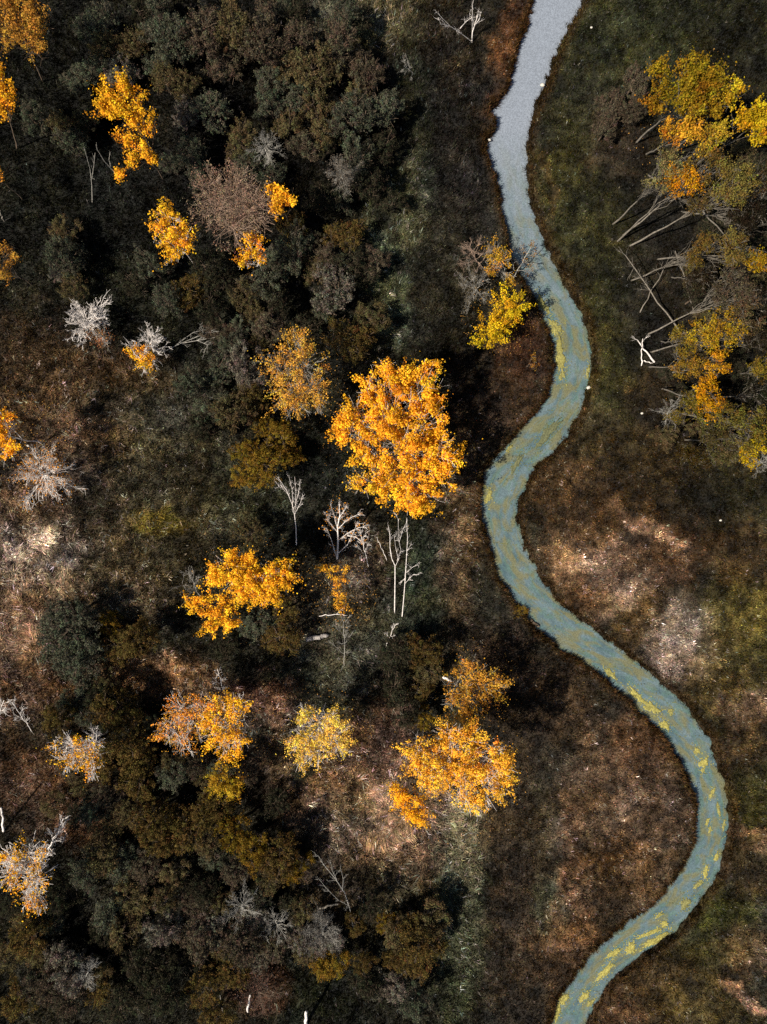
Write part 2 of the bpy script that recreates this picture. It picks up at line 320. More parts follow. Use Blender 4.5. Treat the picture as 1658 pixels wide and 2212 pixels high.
b = N(t, 'ShaderNodeBsdfPrincipled'); t.links.new(sc2.outputs[0], b.inputs[0]); b.inputs['Roughness'].default_value = .25; b.inputs['IOR'].default_value = 1.33
bp = N(t, 'ShaderNodeBump'); bp.inputs['Strength'].default_value = .15; bp.inputs['Distance'].default_value = .05; t.links.new(fine, bp.inputs['Height']); t.links.new(bp.outputs[0], b.inputs['Normal'])
out = N(t, 'ShaderNodeOutputMaterial'); t.links.new(b.outputs[0], out.inputs[0])
water = mk('river_water', V, F, m, col=flow); tag(water, None, None, kind='structure')

# ------------------------------------------------------------------ ground cover (nobody could count it)
rng = np.random.default_rng(11)
def frame_pts(n, keep=.05, ex=50, ey=66):
    x = rng.uniform(-ex, ex, n); y = rng.uniform(-ey, ey, n); d = river_d(x, y); k = d > keep
    return x[k], y[k], d[k]
def blades(x, y, L, width, lean, ang, col, nb, spread):
    n = len(x); x = np.repeat(x, nb); y = np.repeat(y, nb); L = np.repeat(L, nb)*rng.uniform(.5, 1.3, n*nb); lean = np.repeat(lean, nb); ang = np.repeat(ang, nb)
    a = ang+rng.normal(0, 1, n*nb)*np.repeat(spread, nb)
    x = x+rng.normal(0, .09, n*nb); y = y+rng.normal(0, .09, n*nb)
    z = height(x, y)-.02
    th = np.clip(lean+rng.normal(0, .25, n*nb), .05, 1.45)
    dx, dy = np.cos(a), np.sin(a); w_ = width*rng.uniform(.6, 1.4, n*nb)*.5
    P = np.stack([x, y, z], 1); side = np.stack([-dy, dx, np.zeros_like(dx)], 1)*w_[:, None]
    tip = P+np.stack([dx*np.sin(th), dy*np.sin(th), np.cos(th)], 1)*L[:, None]
    V = np.stack([P-side, P+side, tip], 1).reshape(-1, 3)
    c = np.repeat(col*np.exp(rng.normal(-.12, .54, (n, 1)))*rng.uniform(.82, 1.18, (n, 3)), nb, 0)*rng.uniform(.65, 1.35, (n*nb, 1))
    return V, np.arange(n*nb*3).reshape(-1, 3), np.repeat(c, 3, 0)
x, y, d = frame_pts(440000)
u, v = x*PX+829, 1106-y*PX
left = (u < np.interp(v, [0, 250, 540, 780, 1050, 1330, 1660, 1800, 2000, 2212], [1200, 1100, 1140, 1230, 1080, 1150, 1510, 1540, 1360, 1230]))
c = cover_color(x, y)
pale = (rng.random(len(x)) < .05)[:, None]; g_ = (c @ np.array([.4, .45, .15]))[:, None]; c = np.where(pale, c*1.2+g_*1.3+.02, c)
lum = c @ np.array([.3, .6, .1])
tall = np.clip((lum-.06)/.2, 0, 1)
swirl = fbm(x, y, 6, 101, 3)*4*PI
mdw = ~left
L = np.where(left & (u < 1040), .42+.5*tall, .28+.15*tall); lean = np.where(left, .6+.7*tall, .75); spread = np.where(left, 1.5-1.1*tall, 1.6)
for nm, mk_, lab in (('meadow_grass', mdw, 'short olive and brown grass and herbs of the meadow on the outer bank'), ('undergrowth_grass', left, 'rank grass, sedge and heath covering the ground among the trees')):
    V, F, cc = blades(x[mk_], y[mk_], L[mk_], .09, lean[mk_], swirl[mk_], c[mk_], 3, spread[mk_])
    tag(mk(nm, V, F, M_grass, col=cc), lab, 'grass', kind='stuff')
# leafy herb layer: humps of small leaves
x, y, d = frame_pts(420000, .2)
hump = fbm(x, y, .9, 131, 2); hump2 = fbm(x, y, 4, 141, 2)
keep = (hump > .45); x, y, hump, hump2 = x[keep], y[keep], hump[keep], hump2[keep]
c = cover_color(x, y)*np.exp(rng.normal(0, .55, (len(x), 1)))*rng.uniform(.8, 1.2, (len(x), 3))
z = height(x, y)+(hump-.45)*3.4*(.4+hump2)*rng.uniform(.3, 1, len(x))
Nn = unit(rng.normal(size=(len(x), 3))*.8+[0, 0, 1])
V, F, cc = leaf_quads(np.stack([x, y, z], 1), Nn, .11, rng, c)
tag(mk('low_herbs', V, F, M_grass, col=cc), 'low leafy herbs and bramble humps spread over the ground', 'undergrowth', kind='stuff')
# bank fringe
x, y, d = frame_pts(500000, -.1, 47, 63); k = d < .75; x, y, d = x[k], y[k], d[k]
e = .2; gxx = river_d(x+e, y)-river_d(x-e, y); gyy = river_d(x, y+e)-river_d(x, y-e)
ang = np.arctan2(-gyy, -gxx)
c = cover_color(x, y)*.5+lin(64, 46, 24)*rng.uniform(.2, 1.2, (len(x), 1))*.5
V, F, cc = blades(x, y, rng.uniform(.3, .6, len(x)), .08, np.full(len(x), .7), ang, c, 3, np.full(len(x), .9))
tag(mk('bank_reeds', V, F, M_grass, col=cc), 'brown reeds and sedge fringing both banks of the river', 'reeds', kind='stuff')

# ------------------------------------------------------------------ crowns, trunks, skeletons
def crown_pts(lobes, dens, cr, rng, flat=.85, spray=0, low=-.35):
    P, Nn, T = [], [], []
    for (cx, cy, cz, R) in lobes:
        nc = max(5, int(2.3*(R/cr)**2))
        dv = unit(rng.normal(size=(nc*3, 3))); dv = dv[dv[:, 2] > low][:nc]
        rr = np.maximum(R-cr*.75, R*.35)*rng.uniform(.55, 1.12, (len(dv), 1))
        C = np.array([cx, cy, cz])+dv*rr*[1, 1, flat]
        R_c = cr*rng.uniform(.4, 1.4, len(C)); bright = rng.uniform(.68, 1.28, len(C)); hue = rng.normal(0, .12, len(C))
        for c0, rc, br, hu in zip(C, R_c, bright, hue):
            n = int(dens*rc*rc); q = unit(rng.normal(size=(n, 3))+[0, 0, .35])
            rad = rc*rng.uniform(.35, 1.0, (n, 1))**.6*(1+rng.normal(0, .12, (n, 1)))*np.where(rng.random((n, 1)) < .12, rng.uniform(1.1, 1.7, (n, 1)), 1)
            off = q*rad*[1, 1, .8]
            if spray:                           # leaves follow outward-growing shoots
                ax_ = unit(c0-np.array([cx, cy, cz-R*.5])+rng.normal(0, .25*R, 3)); al = (off @ ax_)[:, None]; off = (off-al*ax_)*.62+ax_*al*(1+spray*rng.uniform(.2, 1.3, (n, 1)))
            P.append(c0+off); Nn.append(unit(q*.55+rng.normal(size=(n, 3))*.55+[0, 0, .3]))
            k = br*rng.uniform(.65, 1.35, (n, 1))
            odd = np.where(rng.random((n, 1)) < .13, np.array([[.55, .6, .8]]), 1.0)
            T.append(k*np.array([[1, 1+hu, 1+hu*.5]])*rng.uniform(.88, 1.12, (n, 3))*odd)
    return np.concatenate(P), np.concatenate(Nn), np.concatenate(T)
def polyline(p0, p1, n, wob, r0, r1, rng, sag=0):
    t = np.linspace(0, 1, n+1)[:, None]; P = p0+(p1-p0)*t
    P[1:-1] += rng.normal(0, wob, (n-1, 3)); P[:, 2] += sag*np.sin(t[:, 0]*PI)
    R = r0+(r1-r0)*t[:, 0]
    return [np.concatenate([P[i], P[i+1], [R[i], R[i+1]]]) for i in range(n)], P
def skel(h, R, rng, n1=12, start=.3, up=(.5, 1.1), r0=.1, nsec=5, nter=3, tw=.018, bare=True):
    r0 *= .75; nsec = nsec+3; nter = nter+2; tw *= .62; n1 = int(n1*1.4)
    top = np.array([rng.normal(0, h*.04), rng.normal(0, h*.04), h]); S, P = polyline(np.zeros(3), top, 8, h*.008, r0, .03, rng); tips = []
    t8 = np.linspace(0, 1, 9)
    for i in range(n1):
        t0 = start+(1-start)*(i+rng.random()*.6)/n1
        p = np.array([np.interp(t0, t8, P[:, k]) for k in range(3)]); az = i*2.4+rng.normal(0, .3); el = rng.uniform(*up)
        ln = R*(1.15-.75*(t0-start)/(1-start))*rng.uniform(.75, 1.15)/max(math.cos(el), .35)*1.0
        d = np.array([math.cos(az)*math.cos(el), math.sin(az)*math.cos(el), math.sin(el)])
        rb = max(r0*(1-t0)*.7, tw*1.6); s, L = polyline(p, p+d*ln+np.array([0, 0, ln*.12]), 5, ln*.035, rb, tw, rng); S += s; tips.append(L[-1])
        for j in range(nsec):
            q = rng.uniform(.25, .97); b0 = np.array([np.interp(q, np.linspace(0, 1, 6), L[:, k]) for k in range(3)])
            d2 = unit(d+rng.normal(0, .55, 3)+[0, 0, .15]); l2 = ln*.42*(1.15-q*.6)*rng.uniform(.6, 1.2)
            s, L2 = polyline(b0, b0+d2*l2, 3, l2*.05, tw*1.3, tw*.8, rng); S += s; tips.append(L2[-1])
            for k3 in range(nter):
                b1 = L2[rng.integers(1, 4)]; d3 = unit(d2+rng.normal(0, .6, 3)); l3 = l2*.5*rng.uniform(.5, 1.2)
                S.append(np.concatenate([b1, b1+d3*l3, [tw*.8, tw*.5]])); tips.append(b1+d3*l3)
    return S, np.array(tips)
def orient(o, a, b):
    from mathutils import Vector
    d = Vector(tuple(b-a)); o.rotation_mode = 'QUATERNION'; o.rotation_quaternion = d.to_track_quat('Z', 'Y')

LAND = []     # landmarks for naming neighbours: (u, v, phrase)
def leafy_tree(name, label, cat, h, lobes, colr, base=None, limb=1.0, dens=150, size=.17, cr=.62, twigs=0, bark=None, seed=0, group=None, tw=.02, flat=.85, shape_h=None, gap=0):
    """lobes: (u, v, r_px[, dz]) of the crown as it stands in plan at height h; base: (u, v) of the foot."""
    rg = np.random.default_rng(seed+100); size *= .84; dens *= 1.45
    Lw = []
    for lb in lobes:
        R = lb[2]*1.13/PX*(1-h/ALT); zc = h-R*flat+(lb[3] if len(lb) > 3 else 0); p = W(lb[0], lb[1], zc); Lw.append((p[0], p[1], zc, R))
    wts = np.array([l[3]**2 for l in Lw]); cen = (np.array([l[:3] for l in Lw])*wts[:, None]).sum(0)/wts.sum()
    foot = W(*base) if base else np.array([cen[0], cen[1], 0]); foot[2] = float(height(np.array([foot[0]]), np.array([foot[1]]))[0])-.05
    t = thing(name, label, cat, foot, group)
    loc = [(l[0]-foot[0], l[1]-foot[1], l[2]-foot[2], l[3]) for l in Lw]
    P, Nn, T = crown_pts(loc, dens, cr, rg, flat, spray=1.0)
    if gap:
        g = fbm(P[:, 0]+P[:, 2]*.5+50, P[:, 1]+50, 1.3, seed+7, 2); k = g > gap; P, Nn, T = P[k], Nn[k], T[k]
    V, F, c = leaf_quads(P, Nn, size, rg, T)
    o = mk('crown', V, F, M_leaf, t, col=c); o.color = (*colr, 1)
    ce = cen-foot; fork = np.array([ce[0]*.55, ce[1]*.55, ce[2]*.5])
    S, _ = polyline(np.zeros(3), fork, 4, .06, .03+h*.0055, .015+h*.003, rg)
    mt = bark or M_brown; tk = mk('trunk', *tubes(S, 7), mt, t, smooth=True)
    S = []
    for l in loc:
        c0 = np.array(l[:3]); s, PL = polyline(fork, c0, 5, .12, .012+h*.0026, .022, rg); S += s
        for i in range(int(5+twigs*l[3]*3.2)):
            dv = unit(rg.normal(size=3)+[0, 0, .6]); e = c0+dv*l[3]*rg.uniform(.75, 1.08)*[1, 1, flat]
            s, PP = polyline(PL[rg.integers(2, 6)], e, 4, l[3]*.06, .026*limb, tw*.8, rg); S += s
            for j in range(3 if twigs else 1):
                q = PP[rg.integers(1, 4)]; d3 = unit(dv+rg.normal(0, .6, 3)); S.append(np.concatenate([q, q+d3*l[3]*.4, [tw*.8, tw*.5]]))
    tag(mk('branches', *tubes(S, 3), mt, t), None, None, kind='stuff')
    return t
def bare_tree(name, label, h, base, top, R, seed, bark=None, cat='bare tree', leaves=None, group=None, **kw):
    rg = np.random.default_rng(seed+500); a = W(*base, 0); a[2] = float(height(a[:1], a[1:2])[0])-.05
    b = W(*top, h); S, tips = skel(np.linalg.norm(b-a), R/PX*(1-h/ALT), rg, **kw)
    t = thing(name, label, cat, a, group); orient(t, a, b); S = np.array(S)
    mt = bark or M_birch
    mk('trunk', *tubes(S[:8], 6), mt, t, smooth=True); tag(mk('branches', *tubes(S[8:], 3), mt, t), None, None, kind='stuff')
    if leaves:
        colr, n, size = leaves; P = tips[rg.integers(0, len(tips), n)]+rg.normal(0, .16, (n, 3))
        V, F, c = leaf_quads(P, unit(rg.normal(size=(n, 3))), size, rg, rg.uniform(.6, 1.4, (n, 1))*np.ones((1, 3)))
        o = mk('crown', V, F, M_leaf, t, col=c); o.color = (*colr, 1)
    return t

ORANGE = np.array([.92, .44, .024]); GOLD = np.array([.90, .46, .025]); AMBER = np.array([.74, .30, .035]); DULLOR = np.array([.40, .19, .03]); LEMON = np.array([.72, .42, .05]); MUST = np.array([.36, .22, .02])
T = leafy_tree
T('orange_tree', 'largest tree of all, broad bright orange crown beside the river bend', 'tree', 10.5, [(850,835,58),(905,850,55),(800,840,35,-1),(775,910,52,-.5),(740,925,26,-1.5),(840,900,62),(925,905,48,-.6),(890,960,60,.3),(945,985,52),(960,1030,34,-.8),(880,1035,62),(915,1070,42,-.6),(815,1045,45,-.6),(770,1050,24,-1.4),(800,975,40,-1.2),(895,1098,22,-1.4),(835,800,30,-.6),(925,800,24,-.8)], ORANGE, base=(868,1010), dens=165, size=.19, cr=.8, twigs=1.3, bark=M_birch, tw=.016, seed=1, gap=0.31)
T('golden_tree', 'golden two-lobed treetop at upper left, directly above an orange tree', 'tree', 11, [(262,210,38),(285,250,26,-.6),(240,235,32),(300,230,26,-.5),(275,190,22),(225,222,16,-.8)], GOLD*[.85, .85, .8], dens=130, size=.19, seed=2, gap=0.29)
T('orange_tree', 'ragged orange tree just below the golden upper-left treetop', 'tree', 9.5, [(300,275,34),(275,305,26),(330,260,20),(305,330,24),(280,352,18,-.6),(330,340,18,-.6),(258,375,12,-1)], ORANGE*.92, dens=125, size=.18, seed=3, gap=0.31)
T('orange_tree', 'big dull orange tree in the top left corner with pale twigs', 'tree', 12, [(40,25,42),(80,45,34),(20,75,36),(65,90,38),(10,20,40),(-20,60,30)], DULLOR*1.05, base=(95,178), dens=120, size=.17, twigs=1, seed=4, bark=M_brown, gap=0.29)
T('orange_tree', 'bright orange tree cut by the left edge below the corner tree', 'tree', 11, [(8,175,30),(20,210,24),(5,240,26),(-20,200,34)], ORANGE*.9, base=(38,322), dens=130, size=.18, seed=5, gap=0.29)
T('orange_tree', 'sliver of orange crown at the left edge, high above the white tree', 'tree', 7, [(-12,378,20)], AMBER, dens=110, size=.17, seed=6)
T('orange_tree', 'dull rusty orange tree at the left edge, upper third', 'tree', 8, [(12,555,32),(-10,580,34),(15,595,20)], DULLOR, dens=95, size=.16, twigs=1, seed=7, gap=0.35)
T('golden_tree', 'narrow golden tree left of the large grey-brown twiggy tree', 'tree', 10, [(362,468,32),(345,500,28),(390,505,30),(375,535,32),(400,525,24),(370,560,18,-1)], GOLD*.95, dens=120, size=.18, twigs=.5, seed=8, bark=M_birch, gap=0.31)
T('thinning_tree', 'large grey-brown twiggy tree with a few leaves between golden crowns', 'tree', 11, [(500,420,66),(460,455,52),(540,460,60),(505,495,52),(455,400,40),(565,440,42),(520,390,40)], np.array([.25, .16, .10]), dens=50, size=.13, twigs=3.6, seed=9, bark=M_twig, cr=.5, tw=.016)
T('orange_tree', 'small bright orange crown right of the large twiggy grey-brown tree', 'tree', 10, [(605,430,26),(625,425,20),(600,455,18),(592,405,14)], ORANGE, dens=150, size=.18, seed=10, gap=0.23)
T('orange_tree', 'small orange crown below the large twiggy grey-brown tree', 'tree', 9, [(545,535,26),(560,555,20),(530,562,20),(550,515,18)], ORANGE*.9, dens=130, size=.17, twigs=1, seed=11, bark=M_birch, gap=0.29)
T('orange_tree', 'coppery orange oval tree up and left of the great orange tree', 'tree', 11, [(640,755,40),(605,790,42),(660,790,46),(630,830,48),(675,835,36),(640,870,38,-.6),(615,870,28,-.6),(645,725,22,-.6),(690,875,20,-1)], np.array([.62, .32, .045]), dens=85, size=.15, twigs=2.2, seed=12, bark=M_grey, cr=.6, gap=0.27)
T('orange_tree', 'bright orange and pale tree at the left edge, middle height', 'tree', 10, [(8,905,26),(5,945,34),(15,975,28),(-15,930,30)], ORANGE, dens=140, size=.17, twigs=1, seed=13, bark=M_birch, gap=0.28)
T('golden_tree', 'bright golden tree with two outstretched lobes, left of the pale birch', 'tree', 11, [(505,1240,50),(545,1270,44),(470,1235,26),(500,1205,22,-.8),(600,1245,36),(580,1280,32),(620,1240,20,-.6),(540,1235,34),(525,1265,34),(585,1255,34)], GOLD*1.05, dens=165, size=.18, twigs=.6, seed=14, bark=M_birch, gap=0.12)
T('golden_tree', 'low golden yellow tree touching the two-lobed golden tree from below', 'tree', 9, [(440,1308,36),(480,1320,34),(465,1350,26),(500,1350,20),(415,1300,18,-.5)], GOLD*1.03, dens=150, size=.19, seed=15, gap=0.23)
T('golden_tree', 'small crooked orange tree hanging below the pale birch', 'tree', 6, [(715,1225,24),(732,1255,20),(735,1290,20),(742,1312,14),(700,1232,16),(750,1225,12)], AMBER*[1.1, 1.3, .9], dens=120, size=.15, seed=16, cr=.45, gap=0.29)
T('orange_tree', 'orange-brown tree with white twigs, left half of a joined pair', 'tree', 9.5, [(390,1530,38),(370,1575,36),(420,1560,40),(400,1605,32),(355,1590,18,-.6),(440,1520,26)], AMBER*1.05, dens=62, size=.15, twigs=3, seed=17, bark=M_birch, gap=0.29)
T('golden_tree', 'golden tree with white twigs, right half of a joined pair', 'tree', 10, [(480,1530,40),(500,1570,42),(470,1590,34),(495,1615,34),(520,1520,26),(525,1600,22),(450,1560,24)], GOLD*1.08, dens=92, size=.17, twigs=2.2, seed=18, bark=M_birch, gap=0.29)
T('yellow_tree', 'yellow-green tree with white twigs between two golden groups', 'tree', 9.5, [(690,1560,42),(660,1590,40),(725,1590,38),(690,1620,36),(640,1600,22,-.6),(655,1540,24),(715,1545,26),(655,1650,22,-1),(745,1620,20,-.6)], np.array([.85, .55, .08]), dens=85, size=.16, twigs=2.6, seed=19, bark=M_birch, gap=0.30)
T('orange_tree', 'amber tree with thin foliage just above the great lower golden tree', 'tree', 8, [(1020,1450,38),(985,1480,40),(1050,1485,42),(1015,1515,40),(975,1520,24),(1080,1480,20),(1000,1545,22,-1)], np.array([.58, .28, .035]), dens=85, size=.16, twigs=1.4, seed=20, bark=M_grey, gap=0.29)
T('golden_tree', 'broad golden orange tree with pale twigs on the lower river side', 'tree', 12.5, [(985,1622,54),(935,1635,48),(1050,1635,50),(895,1650,30),(1085,1700,26),(1020,1600,36),(1080,1670,34),(1055,1705,42),(1000,1680,46),(1015,1735,28,-.5),(900,1625,34),(930,1680,30),(970,1585,34),(1085,1640,30),(1010,1655,44),(960,1665,36)], GOLD*[1, 1.0, 1.6], dens=125, size=.16, twigs=1.8, seed=21, bark=M_birch, gap=0.16)
T('orange_tree', 'deep orange low crown at the lower left of the broad golden tree', 'tree', 9, [(885,1730,32),(905,1750,28),(865,1710,24),(850,1700,14),(905,1770,16)], ORANGE*[1, .95, .8], dens=160, size=.15, seed=22, gap=0.21)
T('orange_tree', 'pale-branched tree with orange leaves, left, above the starry edge tree', 'tree', 9, [(165,1610,34),(190,1635,34),(145,1640,28),(200,1665,22),(120,1610,18),(205,1605,22)], ORANGE*.95, dens=42, size=.16, limb=1.6, twigs=4, seed=23, bark=M_birch, tw=.026, gap=0.29)
T('orange_tree', 'star-shaped white-branched tree with orange leaves at the lower left edge', 'tree', 11, [(60,1850,44),(35,1880,38),(80,1900,38),(70,1940,26,-.8),(95,1840,24),(20,1850,26),(90,1960,16,-1)], ORANGE, base=(72,1880), dens=42, size=.17, limb=1.8, twigs=5, seed=24, bark=M_birch, tw=.03, gap=0.29)
T('mustard_tree', 'small round mustard crown hanging below the joined golden pair', 'tree', 7, [(485,1685,34),(475,1670,26),(500,1700,24)], np.array([.42, .24, .02]), dens=260, size=.12, seed=25, cr=.5)
T('yellow_tree', 'yellow tree in the river bend, lower of three bank trees', 'tree', 5.5, [(1095,665,34),(1120,660,24),(1065,705,36),(1050,730,30),(1080,735,20),(1085,690,26)], np.array([.62, .40, .015]), dens=150, size=.17, seed=26, gap=0.21)
T('amber_tree', 'amber green twiggy tree leaning over the left bank, uppermost bank tree', 'tree', 4.5, [(1065,545,26),(1085,565,24),(1060,580,20),(1100,600,14)], np.array([.5, .27, .025]), dens=115, size=.15, twigs=3, seed=27, bark=M_grey, gap=0.28)
T('golden_tree', 'large gold-green domed tree at the upper right, tallest of the grove', 'tree', 16, [(1470,170,46),(1510,190,46),(1432,200,30,-.8),(1490,225,40,-.4),(1550,182,30,-.5),(1425,152,24,-1),(1562,218,24,-1.2),(1535,232,28,-1),(1415,225,18,-1.5),(1520,155,26,-.6)], np.array([.22, .135, .01]), base=(1374,310), dens=150, size=.2, seed=28, cr=.7, bark=M_pole)
T('yellow_tree', 'bright yellow tree at the right edge beside the gold-green dome', 'tree', 16, [(1625,250,34),(1640,280,36),(1600,260,22),(1660,255,34)], np.array([.42, .25, .01]), base=(1500,360), dens=150, size=.19, seed=29, bark=M_pole)
T('orange_tree', 'orange yellow crown tucked under the gold-green dome', 'tree', 14, [(1462,285,28),(1490,275,26),(1500,295,20),(1440,290,16)], np.array([.48, .25, .02]), base=(1395,335), dens=150, size=.19, seed=30, bark=M_pole)
T('golden_tree', 'small gold crown right of the orange one under the gold-green dome', 'tree', 14, [(1540,300,26),(1525,325,20),(1550,280,18)], np.array([.34, .22, .02]), base=(1430,370), dens=140, size=.18, seed=31, bark=M_pole)
T('golden_tree', 'gold tree squeezed between the gold-green dome and the bright yellow tree', 'tree', 15, [(1578,205,26),(1595,190,18)], np.array([.42, .26, .015]), base=(1455,330), dens=140, size=.18, seed=32, bark=M_pole)
T('orange_tree', 'rusty twiggy low tree left of the pale birch with orange skirt', 'sapling', 4, [(215,722,26),(225,740,18)], np.array([.36, .16, .06]), dens=60, size=.12, twigs=3, seed=33, bark=M_grey, cr=.4)
T('orange_sapling', 'bright orange sapling right under the smaller white bare tree', 'sapling', 4.5, [(305,770,24),(322,778,18),(290,760,14)], ORANGE*[.9, .95, 1], dens=190, size=.14, seed=34, cr=.4)
T('orange_shrub', 'orange rust patch shrub between the bank trees', 'shrub', 4, [(1150,770,12),(1155,790,9)], DULLOR*.7, dens=120, size=.12, seed=35, cr=.3)

B = bare_tree
B('bare_tree', 'brilliant white leafless tree alone in the brown heath at left', 3.6, (196,712), (187,684), 48, 1, n1=22, start=.2, tw=.034, nsec=8, up=(.1, .9))
B('bare_tree', 'smaller white leafless tree above an orange sapling, left', 5, (312,775), (330,732), 44, 2, n1=16, start=.2, tw=.03, up=(.1, .8))
B('bare_tree', 'pale star-shaped leafless tree with rusty centre near the left edge', 7, (92,1032), (90,1025), 66, 3, n1=24, start=.25, tw=.026, nsec=8, up=(.1, .8), leaves=(AMBER*.8, 1500, .12))
def drawn_tree(name, label, h, strokes, rad, seed, bark=None, twigs=3, leaves=None, cat='bare tree', tl=14):
    """strokes: plan polylines of the trunk (first, foot to tip) and of its limbs; heights rise along them from the foot"""
    rg = np.random.default_rng(seed+700); F0 = np.array(strokes[0][0], float); far_ = max(np.linalg.norm(np.array(p, float)-F0) for st_ in strokes for p in st_)
    foot = W(*strokes[0][0], 0); foot[2] = float(height(foot[:1], foot[1:2])[0])-.05; t = thing(name, label, cat, foot); main = []; fine_ = []; tips = []
    for si, st_ in enumerate(strokes):
        off = 0 if si == 0 else rg.uniform(-.08, .08)*h; P = []
        for k, (u, v) in enumerate(st_):
            z = h*(math.hypot(u-F0[0], v-F0[1])/far_)+off*k/max(1, len(st_)-1); P.append(W(u, v, z)-foot)
        R = np.linspace(rad if si == 0 else rad*.55, rad*.3 if si == 0 else .018, len(P))
        for k in range(len(P)-1): (main if si == 0 else fine_).append(np.concatenate([P[k], P[k+1], [R[k], R[k+1]]]))
        for k in range(len(P)-1 if si else 0, len(P)) if False else range(1, len(P)):
            d = unit(P[k]-P[k-1])
            for j in range(twigs):
                if si == 0 and k < len(P)*.45: continue
                q = P[k-1]+(P[k]-P[k-1])*rg.random(); e = q+unit(d+rg.normal(0, .42, 3))*tl/PX*rg.uniform(.5, 1.2)
                sg, PP = polyline(q, e, 3, .04, .022, .01, rg); fine_ += sg; tips.append(e)
                for m_ in range(4): q2 = PP[rg.integers(1, 4)]; e2 = q2+unit(d+rg.normal(0, .6, 3))*tl/PX*.5*rg.uniform(.5, 1.2); fine_.append(np.concatenate([q2, e2, [.011, .006]])); tips.append(e2)
    mt = bark or M_birch; mk('trunk', *tubes(main, 6), mt, t, smooth=True); tag(mk('branches', *tubes(fine_, 3), mt, t), None, None, kind='stuff')
    if leaves:
        colr, n, size = leaves; tips = np.array(tips); P = tips[rg.integers(0, len(tips), n)]+rg.normal(0, .16, (n, 3))
        V, F, c = leaf_quads(P, unit(rg.normal(size=(n, 3))), size, rg, rg.uniform(.6, 1.4, (n, 1))*np.ones((1, 3)))
        o = mk('crown', V, F, M_leaf, t, col=c); o.color = (*colr, 1)
D_ = drawn_tree
D_('birch_tree', 'white birch fanning upward beside an orange crown, centre', 9, [[(729,1210),(731,1167),(730,1137),(735,1112),(733,1084)],[(731,1195),(751,1177),(764,1150),(774,1127)],[(732,1167),(751,1152),(776,1139),(791,1139)],[(732,1142),(746,1127),(761,1117),(779,1109)],[(751,1157),(769,1160),(779,1167)],[(729,1140),(722,1112),(714,1087)],[(730,1150),(711,1127),(704,1109)],[(731,1122),(745,1102),(750,1090)],[(728,1205),(716,1165),(706,1140)]], .11, 1, twigs=5, leaves=(AMBER, 260, .13), cat='birch')
D_('birch_tree', 'forked white birch, left of two thin trunks below the great orange tree', 9, [[(853,1325),(854,1250),(854,1222),(847,1207),(843,1182),(843,1157),(840,1137)],[(855,1222),(861,1210),(855,1182),(852,1155)],[(858,1212),(867,1190),(861,1162),(861,1122),(853,1107)],[(863,1170),(872,1142),(879,1127)]], .062, 2, twigs=2, cat='birch')
D_('birch_tree', 'straight white birch, right of two thin trunks below the great orange tree', 10, [[(869,1335),(873,1290),(876,1250),(879,1200),(881,1162),(879,1120)],[(878,1237),(892,1225),(902,1220)],[(876,1260),(892,1242),(906,1241)],[(877,1248),(862,1260)],[(880,1190),(887,1178)]], .058, 3, twigs=3, tl=11, cat='birch')
D_('bare_tree', 'slender grey leafless tree below the mustard bushes, fan of fine twigs', 8, [[(641,1180),(640,1140),(637,1112),(632,1090),(620,1060),(604,1035)],[(637,1112),(650,1085),(655,1070)],[(633,1095),(632,1060),(625,1030)],[(638,1105),(640,1060),(637,1030)],[(625,1070),(612,1055),(601,1050)],[(640,1085),(648,1055),(649,1035)]], .06, 4, twigs=4)
D_('bare_tree', 'white V-shaped dead tree near the top beside the river', 5, [[(1020,91),(1021,70),(1029,45),(1034,30)],[(1019,89),(994,70),(974,57),(949,32)],[(1021,70),(1021,25),(1022,3)],[(994,62),(1008,46),(1019,38)],[(974,57),(962,52),(955,42)],[(1026,55),(1036,42),(1040,25)]], .085, 5, twigs=2, tl=16)
D_('bare_tree', 'pale forked dead tree leaning up-left over the lower brown grass', 7, [[(765,2010),(757,1965),(745,1928),(725,1898),(700,1868),(688,1848)],[(757,1958),(730,1943),(705,1918),(685,1893)],[(728,1900),(718,1880),(715,1862)],[(740,1925),(742,1900),(738,1880)]], .07, 6, twigs=3, bark=M_grey, tl=16)
D_('bare_tree', 'thin arching dead tree lying across the dark bushes, left of the coppery tree', 3, [[(350,762),(390,742),(430,735),(470,728)],[(380,746),(415,720),(440,712)],[(425,735),(450,745),(440,762)],[(400,738),(440,722),(465,716)]], .05, 7, twigs=3, bark=M_grey, tl=20)
D_('bare_tree', 'pale thin dead sapling below the tall ragged orange tree, upper left', 6, [[(200,440),(199,400),(195,365),(182,318)],[(198,390),(203,360),(206,330)]], .045, 8, twigs=2, tl=9, bark=M_grey)
D_('bare_tree', 'second thin dead sapling, curving right toward the ragged orange tree', 6, [[(262,395),(246,370),(226,348),(210,322),(208,312)],[(240,362),(236,345),(238,330)]], .05, 9, twigs=1, tl=9, bark=M_grey)
B('bare_tree', 'small forked white sapling between the two birch groups', 4.5, (797,1225), (785,1150), 18, 8, n1=5, start=.3, r0=.05, nsec=2, tw=.02, up=(.8, 1.2))
B('bare_tree', 'round silvery leafless treetop among dark bushes, upper left of centre', 8, (575,330), (575,308), 34, 11, n1=20, start=.4, nsec=7, tw=.012, up=(.1, 1.0), bark=M_grey)
B('bare_tree', 'ashy fine-twigged treetop in the dark thicket right of the twiggy tree', 7, (738,385), (738,368), 36, 12, n1=20, start=.4, nsec=7, tw=.01, up=(.1, 1.0), bark=M_grey, leaves=(np.array([.1, .08, .06]), 1600, .12))
B('bare_tree', 'leafless shrub reaching over the river water, upper bend', 2.6, (1110,600), (1150,530), 32, 13, n1=9, start=.15, nsec=5, tw=.016, up=(.2, .8), bark=M_grey, leaves=(DULLOR*.6, 300, .12))
